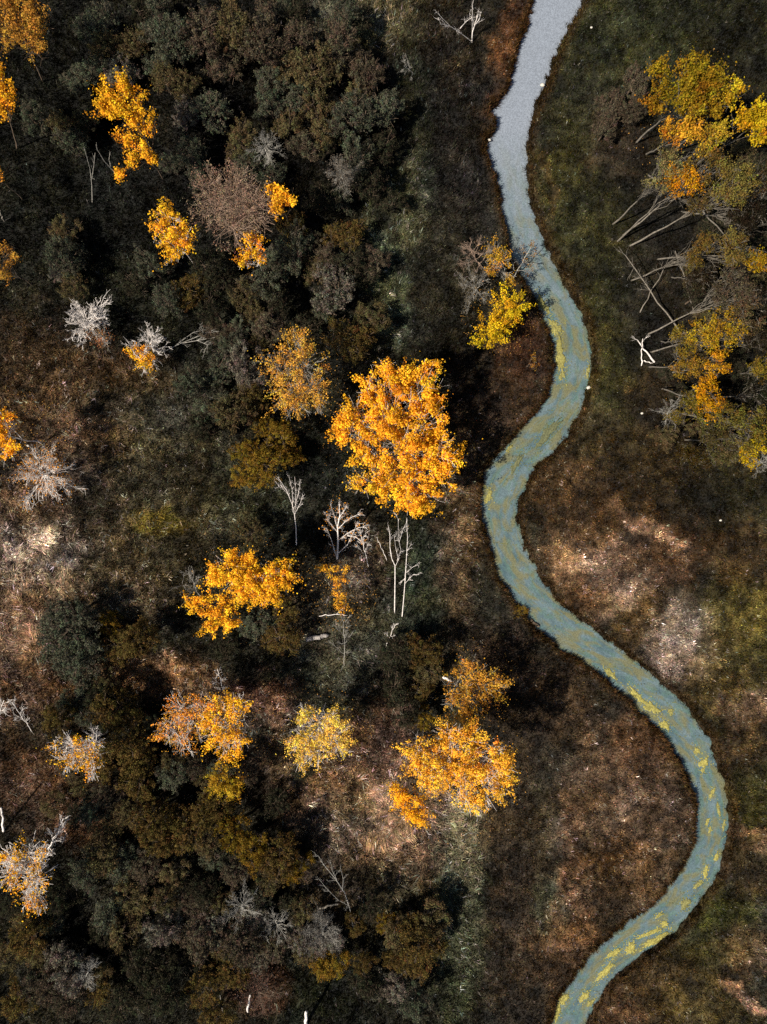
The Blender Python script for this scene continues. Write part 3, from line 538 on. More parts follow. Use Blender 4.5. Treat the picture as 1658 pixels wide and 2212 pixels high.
B('bare_tree', 'spiky grey leafless bush at the upper left of the amber bank tree', 5, (1040,580), (1015,535), 40, 14, n1=14, start=.15, nsec=6, tw=.013, up=(.1, .8), bark=M_twig)
B('bare_tree', 'grey leafless bush between the amber and yellow bank trees', 5, (1040,640), (1020,610), 42, 15, n1=15, start=.2, nsec=7, tw=.014, up=(.1, .9), bark=M_grey, leaves=(np.array([.1, .08, .05]), 900, .12))
B('bare_tree', 'thin white twig fork leaning in from the left edge, lower half', 5, (75,1585), (35,1515), 20, 16, n1=6, start=.2, r0=.06, nsec=3, tw=.022, up=(.8, 1.2))
B('bare_tree', 'white twigs sticking in at the left edge, lower half', 6, (-10,1570), (8,1510), 22, 17, n1=7, start=.2, r0=.06, nsec=3, tw=.022, up=(.6, 1.2))
B('bare_tree', 'tangle of silvery twigs in the lower dark thicket, left one', 7, (525,1975), (525,1950), 42, 19, n1=18, start=.4, nsec=6, tw=.014, up=(.1, .9), bark=M_grey)
B('bare_tree', 'tangle of silvery twigs in the lower dark thicket, right one', 7, (600,2010), (600,1990), 34, 20, n1=14, start=.4, nsec=5, tw=.018, up=(.1, .9), bark=M_grey)
B('bare_tree', 'white spray of twigs rising above the joined golden pair', 6, (487,1500), (472,1445), 18, 21, n1=7, start=.15, r0=.05, nsec=3, tw=.02, up=(.7, 1.2))
B('bare_tree', 'pale twiggy crown above the orange tree with white twigs, lower left', 7, (200,1620), (200,1580), 26, 22, n1=12, start=.3, nsec=5, tw=.014, up=(.3, 1.0), bark=M_birch)
B('bare_tree', 'white twigs spreading to the upper right of the starry edge tree', 8, (100,1850), (125,1785), 26, 23, n1=12, start=.2, nsec=5, tw=.02, up=(.6, 1.1))
B('bare_tree', 'spindly dead tree left of the two-lobed golden tree', 6, (440,1300), (400,1235), 26, 25, n1=7, start=.3, r0=.06, nsec=3, tw=.018, up=(.7, 1.2), bark=M_grey)
B('bare_tree', 'bare grey twigs near the fallen grey log, leaning upward', 6, (745,1440), (735,1340), 26, 26, n1=8, start=.25, r0=.06, nsec=3, tw=.014, up=(.7, 1.2), bark=M_grey)
B('bare_tree', 'curved pale sapling between the great orange and lower amber trees', 4, (835,1395), (853,1350), 12, 27, n1=4, start=.3, r0=.06, nsec=1, nter=1, tw=.025, up=(.8, 1.2))
B('bare_tree', 'faint grey leafless bush at the right grove edge beside the bright orange crown', 7, (1440,900), (1450,880), 30, 28, n1=14, start=.3, nsec=5, tw=.012, up=(.2, 1), bark=M_grey)
B('bare_tree', 'grey leafless treetop at the right edge under the grove', 7, (1630,1000), (1648,985), 30, 29, n1=14, start=.3, nsec=5, tw=.014, up=(.2, 1), bark=M_grey)
B('bare_tree', 'small dead branch fork standing by the path near the top', 2, (895,160), (872,142), 20, 30, n1=5, start=.1, r0=.04, nsec=3, tw=.018, up=(.5, 1), bark=M_grey)
B('bare_tree', 'silver twiggy crown among grey bushes near the bottom left', 7, (190,2110), (180,2085), 34, 31, n1=16, start=.4, nsec=6, tw=.012, up=(.2, 1), bark=M_grey)
B('bare_tree', 'faint bare crown right of the silvery twig tangles, lower thicket', 8, (700,2020), (700,2005), 46, 32, n1=22, start=.4, nsec=7, tw=.011, up=(.2, 1), bark=M_grey, leaves=(np.array([.07, .06, .05]), 1800, .12))
B('bare_tree', 'reddish grey leafless bush at the bottom below the silver tangles', 5, (560,2150), (560,2140), 42, 33, n1=20, start=.2, nsec=7, tw=.012, up=(.1, 1), bark=M_brown, leaves=(np.array([.14, .07, .05]), 900, .11))

n = 3800; src = np.array([(860,960,190),(545,1265,140),(440,1570,140),(690,1590,120),(985,1670,170),(640,820,120),(1020,1480,110),(1080,690,90),(1480,250,160),(1540,860,110),(735,1280,90),(60,950,110)])
k = rng.integers(0, len(src), n); rr = src[k, 2]*np.sqrt(rng.random(n))*.95; aa = rng.uniform(0, 2*PI, n)
x = (src[k, 0]+rr*np.cos(aa)-829)/PX; y = (1106-src[k, 1]-rr*np.sin(aa))/PX; ok = river_d(x, y) > .1; x, y = x[ok], y[ok]
V, F, cc = leaf_quads(np.stack([x, y, height(x, y)+rng.uniform(.15, .5, len(x))], 1), unit(rng.normal(size=(len(x), 3))*.4+[0, 0, 1]), .1, rng, np.array([.42, .22, .05])*rng.uniform(.4, 1.3, (len(x), 1)))
tag(mk('fallen_leaves', V, F, M_grass, col=cc), 'orange fallen leaves scattered on the grass around the golden trees', 'leaves', kind='stuff')
# ------------------------------------------------------------------ dark bushes: shared variants, one thing each
CREF = 2.5; CH = 4.6
rngv = np.random.default_rng(77); CROWN = []; TRUNK = []; LIMBS = []
for i in range(18):
    lob = [(rngv.uniform(-.4, .4), rngv.uniform(-.4, .4), CH-1.7, rngv.uniform(1.2, 1.7))]
    for k in range(rngv.integers(5, 9)):
        a = k*.9+rngv.uniform(0, .8); r = rngv.uniform(.8, 1.5); lob.append((math.cos(a)*r*1.1, math.sin(a)*r*1.1, CH-rngv.uniform(1.4, 3.0), rngv.uniform(.65, 1.2)))
    P, Nn, T_ = crown_pts(lob, 430, (.26, .4, .33)[i % 3], rngv, .9, spray=(.9, .2, .5)[i % 3])
    V, F, c = leaf_quads(P, Nn, .1, rngv, T_); CROWN.append(mk('crown', V, F, M_leaf, col=c, link=False))
    S, _ = polyline(np.zeros(3), np.array([.1, 0, 2.2]), 3, .05, .14, .1, rngv); TRUNK.append(mk('trunk', *tubes(S, 5), M_brown, link=False)); S = []
    for l in lob:
        s, _ = polyline(np.array([.1, 0, 1.6]), np.array(l[:3])+[0, 0, l[3]*.75], 4, .08, .07, .02, rngv); S += s
        for k in range(4):
            s, _ = polyline(np.array(l[:3]), np.array(l[:3])+unit(rngv.normal(size=3)+[0, 0, .5])*l[3]*1.0, 3, .05, .03, .012, rngv); S += s
    LIMBS.append(mk('branches', *tubes(S, 4), M_brown, link=False))
DG = ((60, 60, 47), 'grey-green'); OL = ((68, 59, 38), 'olive brown'); GY = ((84, 77, 66), 'ash grey'); BR = ((62, 54, 42), 'brown'); MU = ((86, 67, 22), 'mustard olive'); DK = ((38, 36, 26), 'blackish green'); MB = ((68, 55, 28), 'ochre brown'); YG = ((120, 96, 30), 'yellow-green')
BUSH = [
 (185,38,36,DG),(222,52,42,DG),(228,97,33,OL),(290,85,36,OL),(375,90,43,DG),(185,128,38,DG),(256,145,36,GY),(160,160,30,DG),(328,128,33,DG),(352,165,33,OL),(400,178,30,OL),(395,230,30,GY),(452,225,40,DG),(345,60,36,DG),(300,18,32,DK),(430,42,50,BR),(500,50,50,OL),(562,30,45,BR),(480,112,38,BR),(575,95,50,BR),(622,130,42,OL),(680,145,45,OL),(735,95,46,BR),(790,135,44,BR),(640,70,42,BR),(585,170,34,DG),(640,195,38,DG),(582,218,34,DG),(682,215,44,OL),(620,262,34,OL),(702,275,36,OL),(662,308,34,BR),(515,290,42,OL),(532,335,36,DG),(405,322,32,DG),(368,347,28,DG),(425,368,34,DG),(588,372,30,DG),(760,262,48,DG),(822,225,44,DG),(772,325,44,DG),(830,300,34,DK),(745,490,42,MB),(702,498,20,MU),(630,482,36,MB),(642,535,40,DG),(800,390,36,DK),(700,420,36,DK),(66,252,32,DG),(130,270,34,OL),(152,300,32,DG),(182,238,32,DK),(130,484,33,OL),(135,550,40,DG),(118,575,28,GY),(148,608,36,OL),(395,612,42,MB),(325,575,38,DG),(358,648,34,DG),(440,575,36,DK),(575,608,42,DG),(530,632,38,OL),(595,560,34,DG),(480,600,34,DK),(725,612,46,GY),(715,655,40,DG),(757,718,50,MB),(802,680,36,OL),(585,703,38,BR),(528,772,40,GY),(498,745,30,DG),(475,792,36,DG),(412,823,38,DG),(545,822,34,GY),(445,880,44,DG),(505,885,45,OL),(545,868,32,MB),(575,915,26,MU),(605,948,40,MU),(627,985,30,MU),(530,980,38,MU),(572,1008,40,MU),(520,1022,30,MU),(440,930,34,DK),(540,1150,32,OL),
 (660,700,34,DK),(460,670,36,DK),(290,610,34,DK),(760,560,34,DK),(560,740,26,OL),
 (150,1325,50,DG),(115,1385,52,DG),(172,1392,50,DG),(165,1450,48,DG),(228,1350,30,MU),(240,1405,40,MB),(302,1380,42,MB),(550,1352,38,DG),(602,1385,44,MB),(618,1320,34,MB),(480,1400,34,DK),(125,1555,40,MB),(250,1535,44,MB),(262,1600,44,MB),(285,1645,42,MB),(200,1500,34,DK),(320,1570,30,DK),(222,1660,32,MB),
 (292,1695,46,MB),(372,1678,36,DG),(172,1692,30,OL),(325,1780,50,MB),(270,1768,40,OL),(385,1800,44,MB),(347,1822,38,MB),(440,1768,44,MB),(470,1740,36,MB),(436,1825,34,OL),(510,1800,42,MU),(542,1835,42,MU),(600,1845,46,MB),(635,1880,42,MU),(588,1895,34,OL),(215,1858,44,OL),(182,1885,38,DG),(256,1875,38,DG),(310,1890,36,BR),(370,1895,34,OL),(270,1955,44,OL),(228,1982,42,DG),(262,2020,38,OL),(350,1950,38,OL),(345,2002,42,GY),(410,1970,36,BR),(425,2030,38,BR),(456,2028,30,GY),(510,1890,34,BR),(455,1870,30,DG),(525,2040,42,BR),(590,2055,36,BR),(475,1960,32,OL),(712,2090,38,MU),(782,2085,28,MB),(765,2000,26,MB),(668,2060,34,OL),(660,1965,32,OL),(55,2035,44,MB),(48,1998,34,OL),(8,2085,36,OL),(150,2105,44,GY),(95,2138,46,BR),(142,2168,44,BR),(30,2178,44,MB),(195,2150,38,MB),(432,2148,44,MB),(500,2110,38,MB),(300,2110,46,DK),(352,2155,46,DK),(130,1942,40,DK),(390,2090,36,DK),(250,2190,40,DK),(70,1985,30,DK),(20,1960,30,DK),(470,2195,36,MB),(440,1920,30,DK),
 (835,2000,24,MU),(905,2038,48,MB),(930,2008,42,OL),(922,2085,42,MB),(860,2020,34,OL),(872,2088,38,MB),(850,2160,42,GY),(900,2170,36,DG),(800,1960,30,DK),(790,2140,36,DK),
 (862,1418,40,DK),(920,1408,38,MB),(885,1392,24,MB),(925,1456,38,OL),(916,1550,26,MU),(858,1485,42,DK),(872,1542,38,DK),(905,1500,34,MB),(1000,1560,26,OL),
 (1379,165,34,BR),(1330,215,34,BR),(1310,275,28,BR),(1370,235,30,BR),(1134,1322,15,MU),
 (1560,460,30,DK),(1605,440,32,OL),(1540,500,30,DK),(1640,500,32,DK),(1600,600,34,BR),(1560,645,30,DK),(1640,680,34,DK),(1505,640,28,DK),(1535,680,30,OL),(1595,745,32,DK),(1512,765,28,OL),(1600,800,32,DK),(1642,840,34,DK),(1572,880,32,DK),(1522,930,32,OL),(1642,900,32,DK),(1480,850,26,DK),(1592,975,30,OL),(1612,330,30,OL),(1645,345,30,DK),(1460,900,26,BR),(1440,940,26,OL),(1560,330,26,DK),(1500,580,26,OL),(1450,800,24,DK),(1650,960,28,DK),(1640,610,28,OL),
 (545,2000,34,GY),(640,2030,34,GY),(700,2040,34,GY),(560,2090,30,GY),(120,2060,30,GY),(440,1990,32,GY),
]
FILL = [(560,50,250,60),(700,380,150,220),(600,640,150,80),(360,1750,320,110),(350,2060,330,110),(110,2020,110,150),(210,1560,90,90)]
rf = np.random.default_rng(9); nf = 0
for _ in range(6000):
    if nf >= 48: break
    z_ = FILL[rf.integers(0, len(FILL))]; u = z_[0]+rf.uniform(-1, 1)*z_[2]; v = z_[1]+rf.uniform(-1, 1)*z_[3]
    if not (-10 < u < 860 and -10 < v < 2220) or (380 < u < 620 and 380 < v < 560) or (200 < u < 350 and 170 < v < 400) or (u < 130 and 1760 < v < 1990): continue
    if any((u-q_[0])**2/q_[2]**2+(v-q_[1])**2/q_[3]**2 < 1 for q_ in ((520,210,45,70),(450,130,30,50),(680,760,40,50),(640,340,30,50),(330,2130,60,50),(370,1860,60,18))): continue
    if min((u-b_[0])**2+(v-b_[1])**2-(b_[2]*.95)**2 for b_ in BUSH) > 0:
        BUSH.append((round(u), round(v), int(rf.uniform(24, 34)), (DK, DG, DK, OL, BR)[rf.integers(0, 5)])); nf += 1
GROVE = [
 (1324,485,1430,378,38,((110,100,60),'olive grey'),15),(1333,523,1472,405,32,((180,122,22),'bright orange-gold'),15),(1345,510,1525,362,32,((100,80,36),'brown gold'),15),(1359,533,1582,398,42,((105,92,44),'olive'),16),(1365,605,1500,532,28,((95,76,34),'olive brown'),13),(1420,560,1590,535,32,((100,84,40),'olive brown'),14),(1400,722,1584,625,38,((78,66,50),'dull grey-brown'),14),(1427,738,1478,733,26,((110,92,34),'olive gold'),11),(1404,762,1549,716,40,((150,118,28),'yellow-gold'),14),(1470,720,1600,695,36,((88,72,48),'dull brown'),14),(1402,793,1484,782,30,((120,92,30),'ochre'),12),(1430,809,1549,788,20,((175,125,25),'bright amber'),13),(1430,840,1539,856,38,((172,120,20),'bright gold'),13),(1448,862,1500,893,36,((98,84,30),'olive'),12),(1480,895,1609,912,44,((96,84,36),'olive green'),14),(1554,906,1628,968,30,((160,132,22),'yellow'),13),(1584,812,1655,792,24,((110,90,30),'olive gold'),12),(1584,480,1650,395,34,((60,48,28),'dark brown'),14),(1480,950,1560,948,38,((70,62,34),'dull olive'),11),(1500,440,1640,560,24,((140,108,24),'mustard'),13),(1450,600,1520,600,28,((44,36,24),'dark brown'),11),(1520,540,1640,470,34,((34,29,20),'blackish brown'),13),(1540,760,1640,720,32,((40,34,22),'blackish olive'),13),(1560,680,1645,640,32,((36,30,20),'blackish brown'),13),(1540,860,1640,850,32,((34,32,20),'blackish green'),12),(1400,380,1510,430,26,((82,68,36),'brown olive'),13),(1470,460,1600,470,30,((40,33,22),'dark brown'),12),(1480,1000,1500,985,30,((60,48,20),'dull brown'),8),
]
LM = [(860,940,'great orange tree'),(262,215,'golden upper-left treetop'),(300,310,'ragged orange tree'),(45,50,'top left corner tree'),(370,510,'narrow golden tree'),(505,450,'large twiggy grey-brown tree'),(610,430,'orange crown beside the twiggy tree'),(640,800,'coppery oval tree'),(185,685,'brilliant white bare tree'),(310,760,'orange sapling'),(575,308,'silvery leafless treetop'),(740,368,'ashy leafless treetop'),(10,210,'orange left-edge tree'),(545,1260,'two-lobed golden tree'),(460,1330,'low golden yellow tree'),(730,1280,'crooked orange tree'),(395,1560,'orange half of the joined pair'),(490,1570,'golden half of the joined pair'),(690,1590,'yellow-green white-twigged tree'),(1020,1480,'thin amber tree'),(985,1670,'broad golden riverside tree'),(170,1630,'pale-branched orange tree'),(60,1880,'starry left-edge tree'),(485,1685,'round mustard crown'),(525,1950,'left silvery twig tangle'),(600,1990,'right silvery twig tangle'),(700,2005,'faint bare lower-thicket crown'),(180,2085,'silver bottom-left twiggy crown'),(560,2140,'reddish bottom-edge leafless bush'),(1490,195,'gold-green domed tree'),(1630,265,'bright yellow right-edge tree'),(885,1740,'deep orange low crown'),(1010,60,'white V-shaped dead tree'),(1010,545,'spiky grey bank bush'),(20,565,'rusty left-edge tree'),(1134,1290,'narrow middle of the river')]
def direction(du, dv):
    a = math.degrees(math.atan2(-dv, du)) % 360
    return ['right of', 'up-right of', 'above', 'up-left of', 'left of', 'down-left of', 'below', 'down-right of'][int((a+22.5)//45) % 8]
def size_word(r): return 'small ' if r < 32 else ('large ' if r >= 44 else 'mid-sized ')
ORD = ['', 'second ', 'third ', 'fourth ', 'fifth ', 'sixth ', 'seventh ', 'eighth ']
def auto_labels(items, noun):
    """items: (u, v, r, colour word) -> one label for each, naming the nearest landmark"""
    raw = []
    for (u, v, r, cw) in items:
        L = min(LM, key=lambda l: (l[0]-u)**2+(l[1]-v)**2); du, dv = u-L[0], v-L[1]
        raw.append((size_word(r)+cw+' '+noun, direction(du, dv), L[2], math.hypot(du, dv)))
    out = []
    for i, (a, dr, l, dist) in enumerate(raw):
        peers = sorted(q[3] for q in raw if q[:3] == (a, dr, l)); k = peers.index(dist)
        out.append(f'{a} {dr} the {l}' if len(peers) == 1 else f'{a} {dr} the {l}, {ORD[k]}nearest')
    return out
labs = auto_labels([(u, v, r, c[1]) for (u, v, r, c) in BUSH], 'bushy tree')
rb = np.random.default_rng(5)
for i, ((u, v, r, c), lab) in enumerate(zip(BUSH, labs)):
    s = r/PX/CREF*1.32; hc = CH*s*.8; p = W(u, v, hc)
    gzv = float(height(p[:1], p[1:2])[0])
    if r < 20: lab = 'small round mustard green bush overhanging the river water at the lower bend'; gzv = -.55
    t = thing('bushy_tree', lab, 'bush' if r < 32 else 'tree', (p[0], p[1], gzv-.05), 'dark bushy trees of the thicket')
    t.rotation_euler.z = rb.uniform(0, 2*PI); sc_ = s*(1-hc/ALT)*1.0; t.scale = (sc_*rb.uniform(.88, 1.15), sc_*rb.uniform(.88, 1.15), sc_*(rb.uniform(.85, 1.35) if r > 20 else .35))
    k = int(rb.integers(0, 18)); f = rb.uniform(.85, 1.2)
    inst('crown', CROWN[k], t, lin(*c[0])*f*1.75); inst('trunk', TRUNK[k], t); tag(inst('branches', LIMBS[k], t), None, None, kind='stuff')
glab = auto_labels([(q[2], q[3], q[4], q[5][1]) for q in GROVE], 'slender tree')
for i, ((bu, bv, u, v, r, c, h), lab) in enumerate(zip(GROVE, glab)):
    rq = np.random.default_rng(600+i); r *= 1.18; leafy = [(u, v, r*.6)]+[(u+math.cos(a)*r*rq.uniform(.5, .95), v+math.sin(a)*r*rq.uniform(.5, .95), r*rq.uniform(.35, .6), -rq.uniform(.2, 1.2)) for a in rq.uniform(0, 6.28, 7)]
    t = leafy_tree('slender_tree', lab, 'tree', h, leafy, lin(*c[0])*1.08, base=(bu, bv), dens=130, size=.14, cr=.42, twigs=.6, tw=.014, seed=300+i, bark=M_pole, group='slender trees of the right-bank grove', gap=0.23)

# ------------------------------------------------------------------ dead wood, stones, stumps
def log(name, label, a, b, za, zb, r0, r1, mat=None, twigs=0, seed=0, cat='log', k=8):
    rg = np.random.default_rng(seed+900); A = W(*a, za); Bp = W(*b, zb)
    t = thing(name, label, cat, A); S, P = polyline(np.zeros(3), Bp-A, 7, .05, r0, r1, rg)
    V, F = tubes(S, k); F = F.tolist(); mk('trunk', V, F, mat or M_log, t, smooth=False)
    # end caps as short cones
    e0, e1 = P[0], P[-1]; d = unit(e1-e0)
    C = [np.concatenate([e1, e1+d*r1, [r1, r1*.3]])]
    mk('broken_end', *tubes(C, k), mat or M_log, t)
    if twigs:
        S = []
        for i in range(twigs):
            q = P[rg.integers(4, 8)]; dd = unit(d+rg.normal(0, .5, 3)); s, PP = polyline(q, q+dd*rg.uniform(.8, 2.0), 4, .06, .03, .012, rg); S += s
            for j in range(3): S.append(np.concatenate([PP[2], PP[2]+unit(dd+rg.normal(0, .6, 3))*.6, [.015, .01]]))
        tag(mk('twigs', *tubes(S, 3), mat or M_log, t), None, None, kind='stuff')
    return t
log('fallen_log', 'thick pale grey fallen log lying in brown grass below the crooked orange tree', (662,1381), (706,1373), .35, .4, .3, .24, seed=1)
log('dead_trunk', 'long thin dead trunk lying diagonally across the right-bank grove', (1473,722), (1352,552), .4, 3.5, .1, .04, M_pole, 14, 2, 'dead tree')
log('dead_trunk', 'faint thin dead pole, right of the long diagonal one in the grove', (1511,707), (1459,542), .4, 4, .07, .03, M_pole, 5, 3, 'dead tree')
log('dead_trunk', 'crooked pale dead branch crossing the left of the long diagonal trunk', (1383,675), (1440,570), .4, 2, .07, .03, M_pole, 3, 4, 'dead tree')
log('dead_trunk', 'white broken pole at the grove edge, longer of the crossed pair', (1414,782), (1376,733), .4, 1.6, .12, .04, M_birch, 2, 5, 'dead tree')
log('dead_trunk', 'white broken pole at the grove edge, upright shorter one of the crossed pair', (1386,790), (1389,732), .4, 1.4, .06, .04, M_birch, 1, 6, 'dead tree')
log('dead_trunk', 'short white stick lying at the foot of the crossed white poles', (1386,778), (1410,784), .3, .4, .05, .04, M_birch, 0, 7, 'branch')
log('fallen_log', 'pale broken trunk lying in the lower thicket beside the forked dead tree', (690,1962), (730,1953), 2.2, 2.6, .12, .1, M_pole, 0, 8)
log('fallen_log', 'dark wet log lying in the river against the left bank', (1146,1338), (1164,1352), ZW+.05, ZW+.08, .2, .16, M_brown, 0, 9)
log('fallen_log', 'white log stub poking in at the upper left of the amber tree', (958,1462), (975,1471), 6, 6.4, .14, .1, M_birch, 0, 10)
log('dead_trunk', 'white broken trunk standing at the left edge above the starry tree', (8,1795), (3,1745), 0, 4, .14, .09, M_birch, 2, 11, 'dead tree')
log('tree_stump', 'tall white snapped trunk at the bottom edge, right of its smaller twin', (660,2218), (662,2186), 0, 4, .2, .15, M_birch, 0, 12, 'stump')
log('tree_stump', 'smaller white snapped trunk near the bottom edge in the reddish bush', (536,2185), (541,2150), 0, 4, .13, .09, M_birch, 0, 13, 'stump')
log('dead_trunk', 'thin brown snapped pole left of the snapped trunks at the bottom', (482,2185), (476,2150), 0, 4, .09, .05, M_pole, 0, 14, 'dead tree')
log('dead_trunk', 'horizontal thin branch touching the foot of the crooked orange tree', (690,1331), (735,1326), .5, 1.2, .04, .03, M_birch, 2, 15, 'branch')
log('dead_trunk', 'pale stick pair at the right grove, upper stick', (1555,898), (1580,896), 1, 1.5, .07, .05, M_birch, 0, 16, 'branch')
log('dead_trunk', 'pale stick pair at the right grove, lower stick', (1556,907), (1578,902), 1, 1.5, .06, .04, M_birch, 0, 17, 'branch')
log('dead_trunk', 'leaning grey pole behind the upper left dark bushes below the corner tree', (0,455), (10,478), 3, 1, .09, .07, M_pole, 1, 18, 'dead tree')
log('dead_trunk', 'thin slanting stick standing right of the small forked sapling', (836,1210), (815,1160), .2, 2, .035, .02, M_birch, 0, 19, 'branch')
def stone(label, u, v, r, z=0, seed=0, mat=None):
    rg = np.random.default_rng(seed); n, m_ = 7, 10; V = []
    for i in range(n):
        th = PI*i/(n-1)
        for j in range(m_):
            ph = 2*PI*j/m_; k = r*.85*(1+rg.normal(0, .16))
            V.append([math.sin(th)*math.cos(ph)*k*1.2, math.sin(th)*math.sin(ph)*k*.9, math.cos(th)*k*.65+r*.4])
    F = [[i*m_+j, i*m_+(j+1) % m_, (i+1)*m_+(j+1) % m_, (i+1)*m_+j] for i in range(n-1) for j in range(m_)]
    o = mk('stone', V, F, mat or M_stone, smooth=False); p = W(u, v, z); o.location = (p[0], p[1], z); tag(o, label, 'stone'); return o
stone('white stone on the right bank near the top of the river', 1172, 185, .26, 0, 1)
stone('white stone at the right bank of the wide middle bend', 1272, 838, .28, -.2, 2)
stone('small white stone in the meadow below the right grove', 1387, 893, .17, .1, 3)
stone('tiny white stone in dark grass far right, below the grove', 1557, 1124, .16, .1, 4)
stone('small pale stone in the heath right of the pale star-shaped tree', 62, 963, .18, .2, 5)
stone('pale stone beside the upper left riverbank notch', 1058, 303, .2, -.3, 6)
stone('small pale stone in the reeds of the upper right meadow', 1278, 60, .16, .1, 7)

# ------------------------------------------------------------------ yellow algae mats on the water
MATS = [(1548,1852,18,8,80,1,'oval mat by the right bank of the last bend'),(1525,1884,28,9,78,1,'upright mat in the last bend'),(1436,1996,15,12,0,1,'round mat above the longest streak'),(1418,2030,58,13,28,1,'longest bright streak by the outer bank'),(1404,2016,56,8,22,1,'thin streak just above the longest one'),(1363,2048,26,19,70,1,'blocky mat left of the longest streak'),(1327,2059,34,11,32,1,'slanting mat left of the blocky one'),(1308,2098,50,12,50,1,'long slanting mat nearer the bottom'),(1262,2154,26,14,48,1,'square mat near the bottom edge'),(1277,2166,24,6,48,.7,'thin streak right of the square bottom mat'),(1218,2157,22,18,20,1,'bright mat on the left bank at the bottom'),(1205,2184,44,10,76,1,'long upright streak along the left bank at the bottom'),(1424,1978,16,7,30,.8,'little streak topmost in the lowest reach'),(1508,1912,24,7,40,.7,'dim streak below the upright mat'),(1481,1952,26,16,60,.45,'dull olive patch in the lowest bend'),(1379,1505,46,12,-48,1,'bright diagonal streak, largest of the long right reach'),(1408,1528,40,17,-35,.85,'lumpy mat right below the diagonal streak'),(1437,1567,22,14,-40,1,'forked mat in the long right reach'),(1319,1455,32,11,-45,.75,'dim first mat above the diagonal streak'),(1521,1648,22,16,70,1,'round bright mat where the river turns down'),(1506,1622,14,11,0,.9,'small mat just above the round bright one'),(1449,1537,12,11,0,.7,'tiny round mat right of the lumpy one'),(1539,1713,22,7,65,.9,'short streak in the right-hand curve'),(1529,1775,14,6,85,.9,'upper of two tiny mats mid-curve'),(1534,1792,13,5,80,.9,'lower of two tiny mats mid-curve'),(1519,1664,12,6,70,.9,'tiny streak under the round bright mat'),(1553,1748,30,5,-78,.7,'hairline streak along the outer curve'),(1564,1783,22,5,85,.7,'short hairline streak against the outer bank'),(1174,658,44,12,-58,.55,'dim streak at the upper bend, first of the column'),(1200,708,34,20,-70,.7,'rounded mat at the upper bend'),(1211,768,70,17,-82,.75,'long mat lying along the middle of the upper bend'),(1271,803,28,7,85,.6,'narrow mat against the right bank of the upper bend'),(1214,812,16,11,70,.6,'small tail mat under the long upper mat'),(1101,968,16,7,45,.7,'small streak on the left bank above the great bend'),(1056,1073,34,10,72,.75,'upright mat at the left of the great bend'),(1045,1051,11,9,0,.6,'tiny mat on the left bank of the great bend'),(1185,935,70,16,50,.12,'broad faint olive sheet above the great bend'),(1118,1000,50,9,60,.15,'faint olive streak entering the great bend')]
def mat_mesh(L, Wd, rg):
    n = 54; th = np.linspace(0, 2*PI, n, endpoint=False)
    r = 1+.2*np.sin(th*2+rg.uniform(0, 6))*rg.random()+.15*np.sin(th*3+rg.uniform(0, 6))+.14*np.sin(th*5+rg.uniform(0, 6))+.08*np.sin(th*14+rg.uniform(0, 6))+rg.normal(0, .09, n)+.12*np.sin(th*9+rg.uniform(0, 6))
    o = np.stack([np.cos(th)*r*L/2, np.sin(th)*r*Wd/2], 1); V = []
    for k, z in ((1, -.03), (1, .012), (.8, .03), (.45, .04)): V.append(np.concatenate([o*k, np.full((n, 1), z)], 1))
    V = np.concatenate(V+[np.array([[0, 0, .042]])]); V[:, 2] += np.where(V[:, 2] > .02, rg.normal(0, .008, len(V)), 0)
    T3 = []
    for k in range(3):
        for i in range(n):
            a, b_, c_, d_ = k*n+i, k*n+(i+1) % n, (k+1)*n+(i+1) % n, (k+1)*n+i; T3 += [[a, b_, c_], [a, c_, d_]]
    T3 += [[3*n+i, 3*n+(i+1) % n, 4*n] for i in range(n)]
    return V, T3
rg = np.random.default_rng(44)
FP, FC = [], []                              # loose specks of weed round the mats and along the lower reach
for (u, v, L, Wd, a, br, ph) in MATS:
    n = int(14+L*Wd*.16*(1.6 if br < .5 else 1)); ca, sa = math.cos(math.radians(a)), math.sin(math.radians(a))
    p = rg.normal(size=(n, 2))*[L*.42, Wd*.55]; FP.append(np.stack([u+p[:, 0]*ca-p[:, 1]*sa, v-p[:, 0]*sa-p[:, 1]*ca], 1)); FC.append(np.full(n, br*.8))
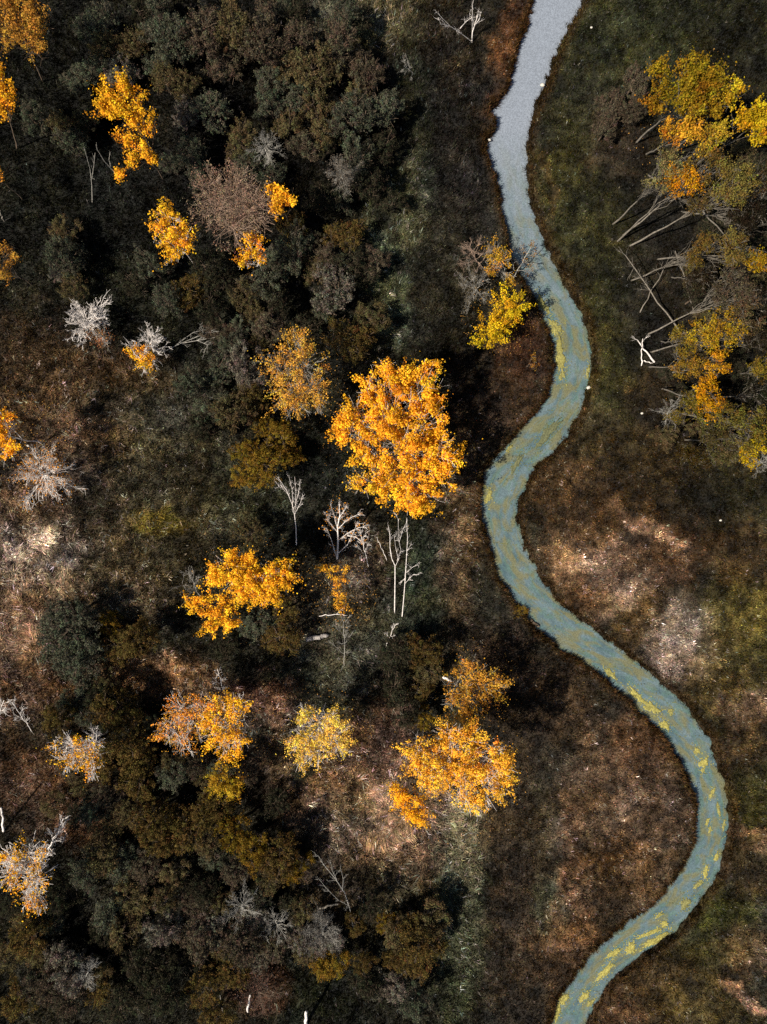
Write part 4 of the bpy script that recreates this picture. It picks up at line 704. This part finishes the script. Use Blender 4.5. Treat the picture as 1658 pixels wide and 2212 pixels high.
n = 5000; i_ = rg.integers(0, len(LEFT), n); t_ = rg.uniform(.1, .9, n)
LA, RA = np.array(LL), np.array(RL); q_ = rg.integers(0, NR, n); mp_ = (Lr[q_]*(1-t_[:, None])+Rr[q_]*t_[:, None]); mu, mv = mp_[:, 0]*PX+829, 1106-mp_[:, 1]*PX
kk = (mv > 400) & (mv < 2230) & (st(fbm(mp_[:, 0], mp_[:, 1], 2.0, 171, 3), 3) > .6); FP.append(np.stack([mu[kk], mv[kk]], 1)); FC.append(np.full(kk.sum(), .12))
FP = np.concatenate(FP); FC = np.concatenate(FC); kz = (1-ZW/ALT)/PX; fxw, fyw = (FP[:, 0]-829)*kz, (1106-FP[:, 1])*kz; ok = river_d(fxw, fyw) < -.05; fxw, fyw, FC = fxw[ok], fyw[ok], FC[ok]
Pq = np.stack([fxw, fyw, np.full(len(fxw), ZW+.02)+rg.uniform(0, .01, len(fxw))], 1); Nq = np.tile([0., 0, 1], (len(Pq), 1))
cf = (lin(176, 166, 84)*FC[:, None]+lin(98, 104, 70)*(1-FC[:, None]))*.8*rg.uniform(.6, 1.3, (len(Pq), 1))
V, F, cc = leaf_quads(Pq, Nq, .13, rg, cf); V[:, 2] = np.repeat(Pq[:, 2], 4)
tag(mk('floating_weed', V, F, M_grass, col=cc), 'loose specks of olive and yellow weed drifting on the river', 'pond weed', kind='stuff')
for (u, v, L, Wd, a, br, ph) in MATS:
    V, T3 = mat_mesh(L*1.0/PX, Wd*1.05/PX, rg); k = br
    cc = (lin(168, 158, 82)*k+lin(92, 98, 74)*(1-k))*.78*rg.uniform(.6, 1.25, (len(V), 1))
    o = mk('algae_mat', V, T3, M_algae, col=cc, smooth=True); p = W(u, v, ZW+.02); o.location = (p[0], p[1], ZW+.012); o.rotation_euler.z = math.radians(a)
    tag(o, ('yellow' if br > .5 else 'olive')+' algae '+ph.replace('mat', 'patch', 1), 'algae', 'algae mats floating on the river')
print('tris', sum(sum(1 for _ in ()) + 2*len(m.polygons) for m in bpy.data.meshes), len(bpy.data.objects))
